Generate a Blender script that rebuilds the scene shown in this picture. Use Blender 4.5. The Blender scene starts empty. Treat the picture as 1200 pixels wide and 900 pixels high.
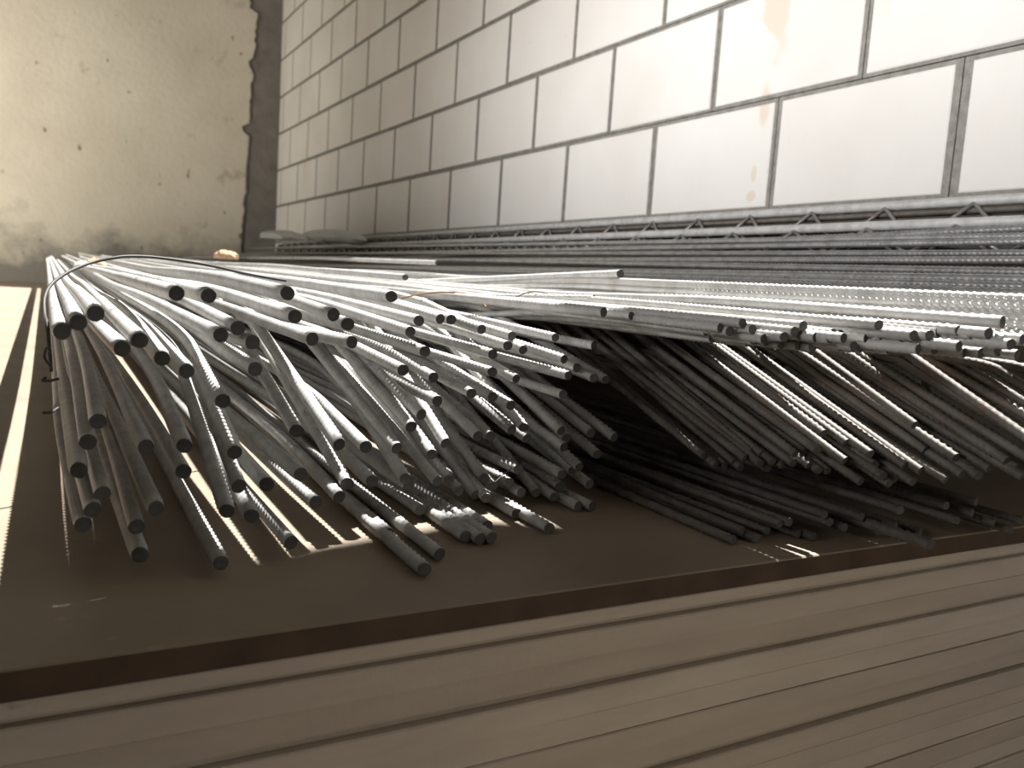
import bpy, math, random
import numpy as np
from mathutils import Vector, Matrix
rnd = random.Random(7)
scene = bpy.context.scene
COL = scene.collection

# ------------------------------------------------------------------ materials
def mat(name, build):
    m = bpy.data.materials.new(name); m.use_nodes = True
    nt = m.node_tree; nt.nodes.clear()
    out = nt.nodes.new('ShaderNodeOutputMaterial')
    b = nt.nodes.new('ShaderNodeBsdfPrincipled')
    nt.links.new(b.outputs[0], out.inputs[0])
    build(nt, b); return m
def coords(nt, scale=(1,1,1), kind='Object'):
    t = nt.nodes.new('ShaderNodeTexCoord'); mp = nt.nodes.new('ShaderNodeMapping')
    mp.inputs['Scale'].default_value = scale
    nt.links.new(t.outputs[kind], mp.inputs[0]); return mp.outputs[0]
def noise(nt, vec, scale, detail=4, rough=.55):
    n = nt.nodes.new('ShaderNodeTexNoise'); n.inputs['Scale'].default_value = scale
    n.inputs['Detail'].default_value = detail; n.inputs['Roughness'].default_value = rough
    nt.links.new(vec, n.inputs['Vector']); return n.outputs['Fac']
def ramp(nt, fac, stops):
    r = nt.nodes.new('ShaderNodeValToRGB'); e = r.color_ramp.elements
    e[0].position, e[1].position = stops[0][0], stops[-1][0]
    for p, c in stops[1:-1]: e.new(p)
    for el, (p, c) in zip(sorted(e, key=lambda q: q.position), stops): el.color = (*c, 1)
    nt.links.new(fac, r.inputs[0]); return r.outputs[0]
def mix(nt, fac, a, b, mode='MIX'):
    n = nt.nodes.new('ShaderNodeMix'); n.data_type = 'RGBA'; n.blend_type = mode
    for s, v in ((0, fac), (6, a), (7, b)):
        if hasattr(v, 'is_linked') or hasattr(v, 'links'): nt.links.new(v, n.inputs[s])
        else: n.inputs[s].default_value = v if s == 0 else (*v, 1)
    return n.outputs[2]
def bump(nt, b, h, strength, dist):
    n = nt.nodes.new('ShaderNodeBump'); n.inputs['Strength'].default_value = strength
    n.inputs['Distance'].default_value = dist
    nt.links.new(h, n.inputs['Height']); nt.links.new(n.outputs[0], b.inputs['Normal'])

def steel(base, dark, rust, metal, rough):
    def f(nt, b):
        v = coords(nt)
        oi = nt.nodes.new('ShaderNodeObjectInfo')
        n1 = noise(nt, v, 55, 5)
        c = ramp(nt, n1, [(.3, dark), (.62, base)])
        n2 = noise(nt, v, 14, 6, .7)
        c = mix(nt, ramp(nt, n2, [(.56, (0,0,0)), (.72, (.75,.75,.75))]), c, rust)
        tint = ramp(nt, oi.outputs['Random'], [(0, (.82,.81,.80)), (1, (1.1,1.1,1.1))])
        c = mix(nt, 1.0, c, tint, 'MULTIPLY')
        nt.links.new(c, b.inputs['Base Color'])
        b.inputs['Metallic'].default_value = metal; b.inputs['Roughness'].default_value = rough
        bump(nt, b, noise(nt, v, 600, 3), .25, .0006)
    return f
M = {}
M['bar_thick'] = mat('dusty grey steel', steel((.52,.515,.50), (.38,.375,.36), (.34,.29,.24), .12, .6))
M['bar_thin'] = mat('sunlit grey steel', steel((.55,.54,.52), (.42,.41,.39), (.27,.21,.16), .12, .55))  # pale copy for the top layer; sunlight put into the colour
M['bar_far'] = mat('plain grey steel', steel((.42,.42,.41), (.28,.28,.27), (.27,.22,.18), .55, .42))
M['bar_shaded'] = mat('shaded brownish steel', steel((.17,.152,.13), (.10,.086,.072), (.12,.07,.045), .1, .6))  # darkened copy for the lower layers and filler; shade put into the colour
M['cut'] = mat('shaded sawn steel', steel((.10,.098,.095), (.06,.058,.055), (.10,.07,.05), .2, .6))  # dark sawn ends; their shade is also put into this colour
def wirem(nt, b):
    b.inputs['Base Color'].default_value = (.035,.03,.028,1); b.inputs['Roughness'].default_value=.6
M['wire'] = mat('black annealed wire', wirem)
def rustm(nt, b):
    v = coords(nt); nt.links.new(ramp(nt, noise(nt, v, 60), [(.35,(.16,.07,.03)),(.65,(.36,.22,.12))]), b.inputs['Base Color']); b.inputs['Roughness'].default_value=.8
M['rust'] = mat('rusty wire', rustm)
def strawm(nt, b):
    b.inputs['Base Color'].default_value=(.62,.55,.38,1); b.inputs['Roughness'].default_value=.8
M['straw'] = mat('dry straw', strawm)
STAINS = [(1.415,.64,.10,.26),(1.435,.45,.045,.13),(1.447,.29,.022,.05),(1.45,.24,.03,.025)]
def blockm(nt, b):
    v = coords(nt)
    c = ramp(nt, noise(nt, v, 2.2, 5), [(.3,(.66,.63,.585)),(.7,(.74,.72,.68))])
    st = noise(nt, coords(nt,(1,1.6,.45)), 2.6, 6, .6)
    c = mix(nt, ramp(nt, st, [(.62,(0,0,0)),(.74,(.3,.3,.3))]), c, (.60,.47,.33))
    wob = nt.nodes.new('ShaderNodeTexNoise'); wob.inputs['Scale'].default_value = 9; nt.links.new(v, wob.inputs['Vector'])
    for cy, cz, sy, sz in STAINS:
        mp = nt.nodes.new('ShaderNodeMapping'); mp.vector_type = 'TEXTURE'
        mp.inputs['Location'].default_value = (1.4, cy, cz); mp.inputs['Scale'].default_value = (1, sy, sz)
        nt.links.new(v, mp.inputs[0])
        ln = nt.nodes.new('ShaderNodeVectorMath'); ln.operation = 'LENGTH'; nt.links.new(mp.outputs[0], ln.inputs[0])
        ad = nt.nodes.new('ShaderNodeMath'); ad.operation = 'ADD'; nt.links.new(ln.outputs['Value'], ad.inputs[0]); nt.links.new(wob.outputs['Fac'], ad.inputs[1])
        c = mix(nt, ramp(nt, ad.outputs[0], [(.85,(.6,.6,.6)),(.98,(0,0,0))]), c, (.62,.50,.37))
    sp = noise(nt, v, 38, 2)
    c = mix(nt, ramp(nt, sp, [(.74,(0,0,0)),(.80,(.35,.35,.35))]), c, (.35,.30,.26))
    nt.links.new(c, b.inputs['Base Color']); b.inputs['Roughness'].default_value=.9
    bump(nt, b, noise(nt, v, 160, 5), .35, .0015)
M['block'] = mat('pale smooth block', blockm)
def mortarm(nt, b):
    v = coords(nt)
    nt.links.new(ramp(nt, noise(nt, v, 45, 6, .7), [(.3,(.19,.18,.158)),(.7,(.33,.315,.28))]), b.inputs['Base Color']); b.inputs['Roughness'].default_value=.95
    bump(nt, b, noise(nt, v, 140, 6), .9, .006)
M['mortar'] = mat('grey mortar', mortarm)
def plasterm(nt, b):
    v = coords(nt)
    c = ramp(nt, noise(nt, v, 1.6, 6, .6), [(.3,(.54,.485,.39)),(.7,(.66,.61,.51))])
    d = noise(nt, v, 5.5, 5, .6)
    c = mix(nt, ramp(nt, d, [(.62,(0,0,0)),(.76,(.7,.7,.7))]), c, (.30,.235,.16))
    d2 = noise(nt, coords(nt,(1.6,1,1)), 11, 2, .5)
    c = mix(nt, ramp(nt, d2, [(.70,(0,0,0)),(.78,(.8,.8,.8))]), c, (.16,.12,.085))
    # soot stain low on the wall: bounded by its own ragged height
    sep = nt.nodes.new('ShaderNodeSeparateXYZ'); nt.links.new(coords(nt), sep.inputs[0])
    ns = noise(nt, v, 3.2, 6, .65)
    ma = nt.nodes.new('ShaderNodeMath'); ma.operation='MULTIPLY_ADD'; ma.inputs[1].default_value=.9
    nt.links.new(ns, ma.inputs[0]); mz = nt.nodes.new('ShaderNodeMath'); mz.operation='SUBTRACT'; mz.inputs[0].default_value=.02
    nt.links.new(sep.outputs[2], mz.inputs[1]); nt.links.new(mz.outputs[0], ma.inputs[2])
    c = mix(nt, ramp(nt, ma.outputs[0], [(.25,(0,0,0)),(.5,(.85,.85,.85))]), c, (.15,.14,.125))
    nt.links.new(c, b.inputs['Base Color']); b.inputs['Roughness'].default_value=.92
    bump(nt, b, noise(nt, v, 30, 6), .4, .01)
M['plaster'] = mat('stained ochre plaster', plasterm)
def concretem(nt, b):
    v = coords(nt)
    nt.links.new(ramp(nt, noise(nt, v, 9, 6, .6), [(.3,(.15,.135,.12)),(.7,(.23,.21,.19))]), b.inputs['Base Color']); b.inputs['Roughness'].default_value=.95
    bump(nt, b, noise(nt, v, 40, 6), .6, .008)
M['concrete'] = mat('dark bare concrete', concretem)
def topm(nt, b):
    v = coords(nt)
    c = ramp(nt, noise(nt, v, 6, 6, .6), [(.3,(.24,.185,.13)),(.7,(.32,.255,.185))])
    d = noise(nt, v, 60, 3)
    c = mix(nt, ramp(nt, d, [(.68,(0,0,0)),(.78,(.5,.5,.5))]), c, (.5,.42,.33))
    nt.links.new(c, b.inputs['Base Color']); b.inputs['Roughness'].default_value=.6
    bump(nt, b, noise(nt, v, 90, 4), .2, .002)
M['film'] = mat('brown film face', topm)
def edgem(nt, b):
    v = coords(nt)
    nt.links.new(ramp(nt, noise(nt, v, 25, 4), [(.3,(.06,.036,.022)),(.7,(.11,.066,.04))]), b.inputs['Base Color']); b.inputs['Roughness'].default_value=.75
M['brown_edge'] = mat('brown painted edge', edgem)
def palem(nt, b):
    v = coords(nt); oi = nt.nodes.new('ShaderNodeObjectInfo')
    c = ramp(nt, noise(nt, coords(nt,(1,1,6)), 7, 6, .6), [(.3,(.56,.49,.41)),(.7,(.66,.585,.49))])
    c = mix(nt, ramp(nt, noise(nt, v, 34, 2), [(.72,(0,0,0)),(.77,(.6,.6,.6))]), c, (.22,.16,.11))
    c = mix(nt, 1.0, c, ramp(nt, oi.outputs['Random'], [(0,(.86,.84,.82)),(1,(1.05,1.05,1.05))]), 'MULTIPLY')
    nt.links.new(c, b.inputs['Base Color']); b.inputs['Roughness'].default_value=.85
    bump(nt, b, noise(nt, v, 120, 5), .3, .002)
M['pale'] = mat('pale board edge', palem)
def groundm(nt, b):
    v = coords(nt)
    nt.links.new(ramp(nt, noise(nt, v, 4, 6), [(.3,(.30,.25,.19)),(.7,(.42,.36,.28))]), b.inputs['Base Color']); b.inputs['Roughness'].default_value=.95
M['ground'] = mat('dusty concrete floor', groundm)
def sackm(nt, b):
    v = coords(nt)
    nt.links.new(ramp(nt, noise(nt, v, 12, 4), [(.3,(.82,.80,.70)),(.7,(.90,.88,.80))]), b.inputs['Base Color']); b.inputs['Roughness'].default_value=.9
M['sack'] = mat('cream paper', sackm)
def chipm(nt, b):
    v = coords(nt)
    nt.links.new(ramp(nt, noise(nt, v, 30, 4), [(.3,(.50,.30,.17)),(.7,(.66,.45,.29))]), b.inputs['Base Color']); b.inputs['Roughness'].default_value=.9
M['chip'] = mat('tan brick chip', chipm)

# ------------------------------------------------------------------ helpers
def link(name, verts, faces, mats, parent=None, smooth=False, mi=None):
    me = bpy.data.meshes.new(name); me.from_pydata(verts, [], faces)
    for m in mats: me.materials.append(m)
    if mi is not None: me.polygons.foreach_set('material_index', mi)
    if smooth: me.polygons.foreach_set('use_smooth', [True]*len(me.polygons))
    me.update()
    o = bpy.data.objects.new(name, me); COL.objects.link(o)
    if parent: o.parent = parent
    return o
def tag(o, label, cat, group=None):
    o['label'] = label; o['category'] = cat
    if group: o['group'] = group
    return o
def box(V, F, x0, x1, y0, y1, z0, z1, tilt=None):
    n = len(V)
    V += [(x0,y0,z0),(x1,y0,z0),(x1,y1,z0),(x0,y1,z0),(x0,y0,z1),(x1,y0,z1),(x1,y1,z1),(x0,y1,z1)]
    F += [tuple(n+i for i in f) for f in ((0,3,2,1),(4,5,6,7),(0,1,5,4),(1,2,6,5),(2,3,7,6),(3,0,4,7))]
def frames(C):
    T = np.gradient(C, axis=0); T /= np.linalg.norm(T, axis=1)[:,None]
    up = np.array([0,0,1.]); S = np.cross(T, up); ln = np.linalg.norm(S, axis=1)
    S[ln < 1e-4] = (1,0,0); S /= np.linalg.norm(S, axis=1)[:,None]
    return T, S, np.cross(S, T)
def tube(name, pts, r, m, parent=None, n=8, sub=10, origin=True, rad=None):
    P = [np.array(p, float) for p in pts]; C = []
    for i in range(len(P)-1):
        a, b_, c, d = P[max(i-1,0)], P[i], P[i+1], P[min(i+2,len(P)-1)]
        for k in range(sub):
            t = k/sub
            C.append(.5*((2*b_)+(-a+c)*t+(2*a-5*b_+4*c-d)*t*t+(-a+3*b_-3*c+d)*t**3))
    C.append(P[-1]); C = np.array(C)
    T, S, U = frames(C)
    th = np.linspace(0, 2*math.pi, n, endpoint=False)
    V = (C[:,None,:] + r*(np.cos(th)[None,:,None]*S[:,None,:] + np.sin(th)[None,:,None]*U[:,None,:])).reshape(-1,3)
    org = C[0].copy(); V = V-org
    N = len(C); F = [(i*n+j, i*n+(j+1)%n, (i+1)*n+(j+1)%n, (i+1)*n+j) for i in range(N-1) for j in range(n)]
    F += [tuple(range(n))[::-1], tuple((N-1)*n+j for j in range(n))]
    o = link(name, [tuple(v) for v in V], F, [m], parent, True)
    if parent is None: o.location = org
    else: o.location = Vector(org) - parent.location
    return o

# ------------------------------------------------------------------ reinforcing bars
BARS = [
('L',0.006,[0.0006,1.0,0.0226],[[0.1639,0.656,-0.0158],[0.164,0.846,-0.0115],[0.1641,1.746,-0.0084],[0.1641,5.796,0.0341]],'thick ribbed bar, fifth end from left in topmost row of left bundle'),
('L',0.006,[0.0001,1.0,0.0022],[[0.0824,0.6465,-0.0199],[0.0825,1.6465,-0.0177],[0.0825,2.5465,-0.018],[0.0825,5.8102,0.0163]],'thick ribbed bar, third end from left in topmost row of left bundle'),
('L',0.006,[0.0002,1.0,0.006],[[0.1033,0.6404,-0.0203],[0.1035,1.4504,-0.0154],[0.1035,2.3504,-0.0146],[0.1035,5.7919,0.0215]],'thick ribbed bar, fourth end from left in topmost row of left bundle'),
('L',0.00587,[0.0002,1.0,0.0132],[[0.2788,0.7348,-0.0156],[0.2789,1.0648,-0.0112],[0.2789,1.9648,-0.0094],[0.2789,5.8032,0.0309]],'thick ribbed bar, ninth end from left in topmost row of left bundle'),
('L',0.006,[0.0007,1.0,0.0038],[[0.0302,0.6366,-0.0359],[0.0303,0.7566,-0.0354],[0.0304,1.6566,-0.0349],[0.0304,5.7611,0.0082]],'thick ribbed bar, second end from left in topmost row of left bundle'),
('L',0.006,[0.002,1.0,0.045],[[0.2059,0.6725,-0.0316],[0.2061,0.8025,-0.0257],[0.2064,1.7025,-0.0194],[0.2064,5.8345,0.0239]],'thick ribbed bar, seventh end from left in topmost row of left bundle'),
('L',0.006,[0.001,1.0,0.0235],[[0.1697,0.6536,-0.0333],[0.1699,0.8836,-0.0279],[0.17,1.7836,-0.0246],[0.17,5.7586,0.0172]],'thick ribbed bar, sixth end from left in topmost row of left bundle'),
('L',0.00562,[0.0019,1.0,0.0546],[[0.3406,0.7606,-0.0355],[0.3408,0.8806,-0.029],[0.3411,1.7806,-0.0213],[0.3411,5.8737,0.0216]],'thick ribbed bar, eleventh end from left in topmost row of left bundle'),
('L',0.00556,[0.002,1.0,0.0584],[[0.3551,0.7664,-0.036],[0.3554,0.8864,-0.0289],[0.3557,1.7864,-0.0208],[0.3557,5.7353,0.0207]],'thick ribbed bar, twelfth end from left in topmost row of left bundle'),
('L',0.00573,[0.001,1.0,0.0321],[[0.3153,0.7541,-0.0379],[0.3156,0.9941,-0.0302],[0.3157,1.8941,-0.0257],[0.3157,5.7877,0.0152]],'thick ribbed bar, tenth end from left in topmost row of left bundle'),
('L',0.006,[0.0011,1.0,0.0032],[[0.0193,0.6271,-0.0417],[0.0194,0.7471,-0.0413],[0.0195,1.6471,-0.0409],[0.0195,5.8777,0.0035]],'thick ribbed bar, first end from left in topmost row of left bundle'),
('L',0.006,[0.0003,1.0,0.0085],[[0.2226,0.6861,-0.0398],[0.2226,0.7361,-0.0393],[0.2226,1.6361,-0.0381],[0.2226,5.8711,0.0063]],'thick ribbed bar, eighth end from left in topmost row of left bundle'),
('L',0.006,[0.0022,1.0,0.0293],[[0.1232,0.634,-0.0425],[0.1239,0.924,-0.034],[0.1242,1.824,-0.0299],[0.1242,5.8437,0.0124]],'thick ribbed bar, fourth end from left in second row down of left bundle'),
('L',0.0054,[0.003,1.0,0.0757],[[0.3844,0.7557,-0.044],[0.3846,0.8257,-0.0387],[0.3851,1.7257,-0.0281],[0.3851,5.8104,0.0147]],'thick ribbed bar, ninth end from left in second row down of left bundle'),
('L',0.006,[-0.0004,1.0,-0.0005],[[0.0097,0.6296,-0.0483],[0.0096,0.7496,-0.0484],[0.0096,1.6496,-0.0484],[0.0096,5.7536,-0.0054]],'thick ribbed bar, first end from left in second row down of left bundle'),
('L',0.00577,[0.0018,1.0,0.0443],[[0.3042,0.7473,-0.0483],[0.3046,0.9673,-0.0385],[0.3048,1.8673,-0.0323],[0.3048,5.784,0.0088]],'thick ribbed bar, eighth end from left in second row down of left bundle'),
('L',0.006,[0.0008,1.0,0.0112],[[0.1121,0.6387,-0.0482],[0.1124,0.9787,-0.0444],[0.1125,1.8787,-0.0428],[0.1125,5.7806,-0.0018]],'thick ribbed bar, third end from left in second row down of left bundle'),
('L',0.00524,[0.002,1.0,0.0583],[[0.4239,0.7632,-0.0502],[0.4241,0.8232,-0.0467],[0.4243,1.7232,-0.0386],[0.4243,5.8383,0.0046]],'thick ribbed bar, eleventh end from left in second row down of left bundle'),
('L',0.0052,[0.001,1.0,0.0394],[[0.4791,0.7666,-0.0505],[0.4792,0.9366,-0.0438],[0.4794,1.8366,-0.0383],[0.4794,5.7306,0.0026]],'thick ribbed bar, twelfth end from left in second row down of left bundle'),
('L',0.006,[0.001,1.0,0.0188],[[0.1892,0.6726,-0.0521],[0.1895,0.9726,-0.0465],[0.1896,1.8726,-0.0438],[0.1896,5.7738,-0.0029]],'thick ribbed bar, sixth end from left in second row down of left bundle'),
('L',0.006,[0.0015,1.0,0.0098],[[0.0575,0.6334,-0.0531],[0.0588,1.5134,-0.0445],[0.0591,2.4134,-0.0431],[0.0591,5.8456,-0.0071]],'thick ribbed bar, second end from left in second row down of left bundle'),
('L',0.006,[-0.0008,1.0,-0.0176],[[0.134,0.6343,-0.0525],[0.1339,0.7243,-0.0541],[0.1338,1.6243,-0.0566],[0.1338,5.8695,-0.012]],'thick ribbed bar, fifth end from left in second row down of left bundle'),
('L',0.006,[-0.0006,1.0,-0.021],[[0.2286,0.6911,-0.0552],[0.2286,0.8211,-0.0579],[0.2285,1.7211,-0.0608],[0.2285,5.8199,-0.0178]],'thick ribbed bar, seventh end from left in second row down of left bundle'),
('L',0.00527,[0.0023,1.0,0.0597],[[0.4076,0.7414,-0.0586],[0.4079,0.8714,-0.0508],[0.4082,1.7714,-0.0425],[0.4082,5.822,0.0001]],'thick ribbed bar, tenth end from left in second row down of left bundle'),
('L',0.0052,[0.0002,1.0,0.012],[[0.5076,0.7344,-0.0556],[0.5077,0.8144,-0.0547],[0.5077,1.7144,-0.053],[0.5077,5.7529,-0.0106]],'thick ribbed bar, twelfth end from left in third row down of left bundle'),
('L',0.006,[-0.0023,1.0,-0.0147],[[0.0458,0.6268,-0.0586],[0.045,0.9768,-0.0638],[0.0446,1.8768,-0.0658],[0.0446,5.8485,-0.0241]],'thick ribbed bar, first end from left in third row down of left bundle'),
('L',0.0052,[0.0076,1.0,0.1326],[[0.4259,0.7416,-0.0625],[0.4277,0.9863,-0.0301],[0.4288,1.8863,-0.0115],[0.4288,5.8095,0.0297]],'thick ribbed bar, ninth end from left in third row down of left bundle'),
('L',0.0057,[0.0011,1.0,0.0275],[[0.3137,0.7317,-0.0654],[0.3139,0.9417,-0.0596],[0.3141,1.8417,-0.0557],[0.3141,5.8204,-0.014]],'thick ribbed bar, sixth end from left in third row down of left bundle'),
('L',0.00534,[0.0011,1.0,0.0311],[[0.3845,0.7286,-0.0664],[0.3847,0.9286,-0.0601],[0.3849,1.8286,-0.0558],[0.3849,5.7856,-0.0142]],'thick ribbed bar, eighth end from left in third row down of left bundle'),
('L',0.006,[0.0087,1.0,0.0417],[[0.0728,0.6406,-0.0662],[0.0744,0.8206,-0.0587],[0.0756,1.7206,-0.0528],[0.0756,5.8395,-0.0096]],'thick ribbed bar, second end from left in third row down of left bundle'),
('L',0.0052,[0.0027,1.0,0.0688],[[0.4659,0.7258,-0.0699],[0.4661,0.8058,-0.0644],[0.4665,1.7058,-0.0547],[0.4665,5.8301,-0.0114]],'thick ribbed bar, tenth end from left in third row down of left bundle'),
('L',0.0052,[0.0021,1.0,0.0557],[[0.4884,0.7348,-0.0795],[0.4884,0.7648,-0.0778],[0.4887,1.6648,-0.07],[0.4887,5.7663,-0.027]],'thick ribbed bar, eleventh end from left in third row down of left bundle'),
('L',0.006,[0.0022,1.0,0.0224],[[0.1354,0.6296,-0.072],[0.1357,0.7996,-0.0681],[0.1367,1.6996,-0.0684],[0.1367,5.843,-0.0249]],'thick ribbed bar, fourth end from left in third row down of left bundle'),
('L',0.00581,[0.0044,1.0,0.0651],[[0.2826,0.7066,-0.0805],[0.2831,0.8166,-0.0734],[0.2837,1.7166,-0.0643],[0.2837,5.871,-0.0206]],'thick ribbed bar, fifth end from left in third row down of left bundle'),
('L',0.006,[0.0063,1.0,0.0363],[[0.0894,0.6406,-0.0752],[0.0907,0.8406,-0.068],[0.0916,1.7406,-0.0629],[0.0916,5.8533,-0.0197]],'thick ribbed bar, third end from left in third row down of left bundle'),
('L',0.00535,[0.0011,1.0,0.0262],[[0.3878,0.7335,-0.0846],[0.388,0.9035,-0.0802],[0.3882,1.8035,-0.0765],[0.3882,5.8129,-0.0344]],'thick ribbed bar, seventh end from left in third row down of left bundle'),
('L',0.0052,[0.0007,1.0,0.0228],[[0.4719,0.7247,-0.0865],[0.472,0.8847,-0.0828],[0.4721,1.7847,-0.0797],[0.4721,5.7702,-0.0378]],'thick ribbed bar, tenth end from left in fourth row down of left bundle'),
('L',0.00565,[0.0084,1.0,0.1057],[[0.3181,0.7187,-0.0886],[0.3189,0.8087,-0.0791],[0.3201,1.7087,-0.0657],[0.3201,5.7834,-0.0229]],'thick ribbed bar, third end from left in fourth row down of left bundle'),
('L',0.0052,[0.004,1.0,0.0877],[[0.5005,0.7197,-0.0884],[0.5007,0.7597,-0.0849],[0.5012,1.6597,-0.0726],[0.5012,5.8169,-0.029]],'thick ribbed bar, eleventh end from left in fourth row down of left bundle'),
('L',0.00522,[0.01,1.0,0.14],[[0.413,0.729,-0.0906],[0.4173,1.1643,-0.0297],[0.4187,2.0643,-0.0278],[0.4187,5.8395,0.0118]],'thick ribbed bar, eighth end from left in fourth row down of left bundle'),
('L',0.0052,[0.0139,1.0,0.1999],[[0.5222,0.7284,-0.0912],[0.5262,1.0187,-0.0332],[0.5281,1.9187,-0.0313],[0.5281,5.7595,0.009]],'thick ribbed bar, twelfth end from left in fourth row down of left bundle'),
('L',0.00546,[0.006,1.0,0.0855],[[0.3619,0.7251,-0.1047],[0.3624,0.8151,-0.097],[0.3633,1.7151,-0.085],[0.3633,5.7473,-0.0427]],'thick ribbed bar, fifth end from left in fourth row down of left bundle'),
('L',0.0052,[0.001,1.0,0.0244],[[0.4662,0.723,-0.1062],[0.4663,0.803,-0.1043],[0.4664,1.703,-0.1008],[0.4664,5.8209,-0.0576]],'thick ribbed bar, ninth end from left in fourth row down of left bundle'),
('L',0.00534,[0.0046,1.0,0.0732],[[0.3905,0.7345,-0.1096],[0.3911,0.8645,-0.1001],[0.3918,1.7645,-0.0898],[0.3918,5.7837,-0.0476]],'thick ribbed bar, sixth end from left in fourth row down of left bundle'),
('L',0.006,[0.0306,1.0,0.1142],[[0.1125,0.627,-0.0952],[0.118,0.807,-0.0746],[0.1215,1.707,-0.059],[0.1215,5.7316,-0.0168]],'thick ribbed bar, first end from left in fourth row down of left bundle'),
('L',0.00583,[0.0042,1.0,0.0581],[[0.3228,0.7176,-0.1107],[0.3236,0.8876,-0.1009],[0.3241,1.7876,-0.0927],[0.3241,5.8413,-0.0502]],'thick ribbed bar, fourth end from left in fourth row down of left bundle'),
('L',0.00566,[0.0106,1.0,0.1322],[[0.4112,0.7332,-0.1183],[0.4165,1.2332,-0.0521],[0.4183,2.1332,-0.0484],[0.4183,5.8307,-0.0095]],'thick ribbed bar, seventh end from left in fourth row down of left bundle'),
('L',0.00587,[0.0259,1.0,0.1912],[[0.3051,0.7124,-0.1226],[0.3181,1.2124,-0.027],[0.3223,2.1124,-0.0356],[0.3223,5.869,0.0038]],'thick ribbed bar, second end from left in fourth row down of left bundle'),
('L',0.006,[0.0179,1.0,0.02],[[0.0312,0.62,-0.1073],[0.0342,0.79,-0.1039],[0.0367,1.69,-0.1011],[0.0367,5.7926,-0.058]],'thick ribbed bar, first end from left in fifth row down of left bundle'),
('L',0.0059,[0.0322,1.0,0.2078],[[0.2927,0.7051,-0.1322],[0.3088,1.2051,-0.0284],[0.3114,2.1051,-0.043],[0.3114,5.7898,-0.0043]],'thick ribbed bar, third end from left in fifth row down of left bundle'),
('L',0.00564,[0.0476,1.0,0.3271],[[0.4222,0.7234,-0.1395],[0.4381,1.0576,-0.0302],[0.4448,1.9576,-0.0286],[0.4448,5.812,0.0118]],'thick ribbed bar, seventh end from left in fifth row down of left bundle'),
('L',0.00566,[0.0211,1.0,0.1956],[[0.4134,0.7317,-0.1432],[0.424,1.2317,-0.0454],[0.4301,2.1317,-0.0287],[0.4301,5.8074,0.0099]],'thick ribbed bar, sixth end from left in fifth row down of left bundle'),
('L',0.006,[0.0449,1.0,0.1795],[[0.1733,0.651,-0.1232],[0.1957,1.151,-0.0334],[0.2017,2.051,-0.031],[0.2017,5.75,0.0079]],'thick ribbed bar, second end from left in fifth row down of left bundle'),
('L',0.00564,[0.0333,1.0,0.2823],[[0.4629,0.717,-0.1429],[0.476,1.1119,-0.0314],[0.4865,2.0119,-0.03],[0.4865,5.8569,0.0104]],'thick ribbed bar, ninth end from left in fifth row down of left bundle'),
('L',0.00564,[0.0239,1.0,0.2413],[[0.5035,0.7217,-0.1472],[0.5148,1.1962,-0.0327],[0.5169,2.0962,-0.0309],[0.5169,5.7573,0.0075]],'thick ribbed bar, eleventh end from left in fifth row down of left bundle'),
('L',0.00574,[0.027,1.0,0.211],[[0.3682,0.7182,-0.1457],[0.3817,1.2182,-0.0402],[0.3869,2.1182,-0.0396],[0.3869,5.8515,-0.0004]],'thick ribbed bar, fourth end from left in fifth row down of left bundle'),
('L',0.00571,[0.0212,1.0,0.1855],[[0.3865,0.7263,-0.1477],[0.3971,1.2263,-0.055],[0.4001,2.1263,-0.029],[0.4001,5.7389,0.0089]],'thick ribbed bar, fifth end from left in fifth row down of left bundle'),
('L',0.00564,[0.0213,1.0,0.2307],[[0.5238,0.7074,-0.1497],[0.5344,1.2074,-0.0343],[0.5391,2.1074,-0.0325],[0.5391,5.7375,0.0056]],'thick ribbed bar, twelfth end from left in fifth row down of left bundle'),
('L',0.00564,[0.019,1.0,0.1844],[[0.4295,0.7282,-0.1518],[0.439,1.2282,-0.0597],[0.4423,2.1282,-0.04],[0.4423,5.7895,-0.0015]],'thick ribbed bar, eighth end from left in fifth row down of left bundle'),
('L',0.00564,[0.0374,1.0,0.301],[[0.4708,0.718,-0.1512],[0.4856,1.115,-0.0317],[0.4915,2.015,-0.041],[0.4915,5.8644,-0.0006]],'thick ribbed bar, tenth end from left in fifth row down of left bundle'),
('L',0.006,[0.0079,1.0,0.0084],[[0.0249,0.6158,-0.1203],[0.0271,0.8958,-0.1179],[0.0283,1.7958,-0.1168],[0.0283,5.7356,-0.0754]],'thick ribbed bar, first end from left in sixth row down of left bundle'),
('L',0.00582,[0.0732,1.0,0.3444],[[0.3313,0.7126,-0.1501],[0.3574,1.0686,-0.0275],[0.3676,1.9686,-0.0262],[0.3676,5.7743,0.0138]],'thick ribbed bar, ninth end from left in sixth row down of left bundle'),
('L',0.006,[0.0391,1.0,0.186],[[0.2125,0.6641,-0.1381],[0.232,1.1641,-0.0451],[0.2375,2.0641,-0.0254],[0.2375,5.7564,0.0134]],'thick ribbed bar, fifth end from left in sixth row down of left bundle'),
('L',0.006,[0.0282,1.0,0.0748],[[0.0872,0.629,-0.1277],[0.0923,0.809,-0.1143],[0.0962,1.709,-0.1038],[0.0962,5.836,-0.0605]],'thick ribbed bar, third end from left in sixth row down of left bundle'),
('L',0.006,[0.0167,1.0,0.1151],[[0.2404,0.6774,-0.1437],[0.2427,0.8174,-0.1276],[0.2451,1.7174,-0.1115],[0.2451,5.7719,-0.0689]],'thick ribbed bar, sixth end from left in sixth row down of left bundle'),
('L',0.00564,[0.0151,1.0,0.165],[[0.4647,0.712,-0.1588],[0.4723,1.212,-0.0762],[0.4769,2.112,-0.0498],[0.4769,5.8457,-0.0106]],'thick ribbed bar, tenth end from left in sixth row down of left bundle'),
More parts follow.
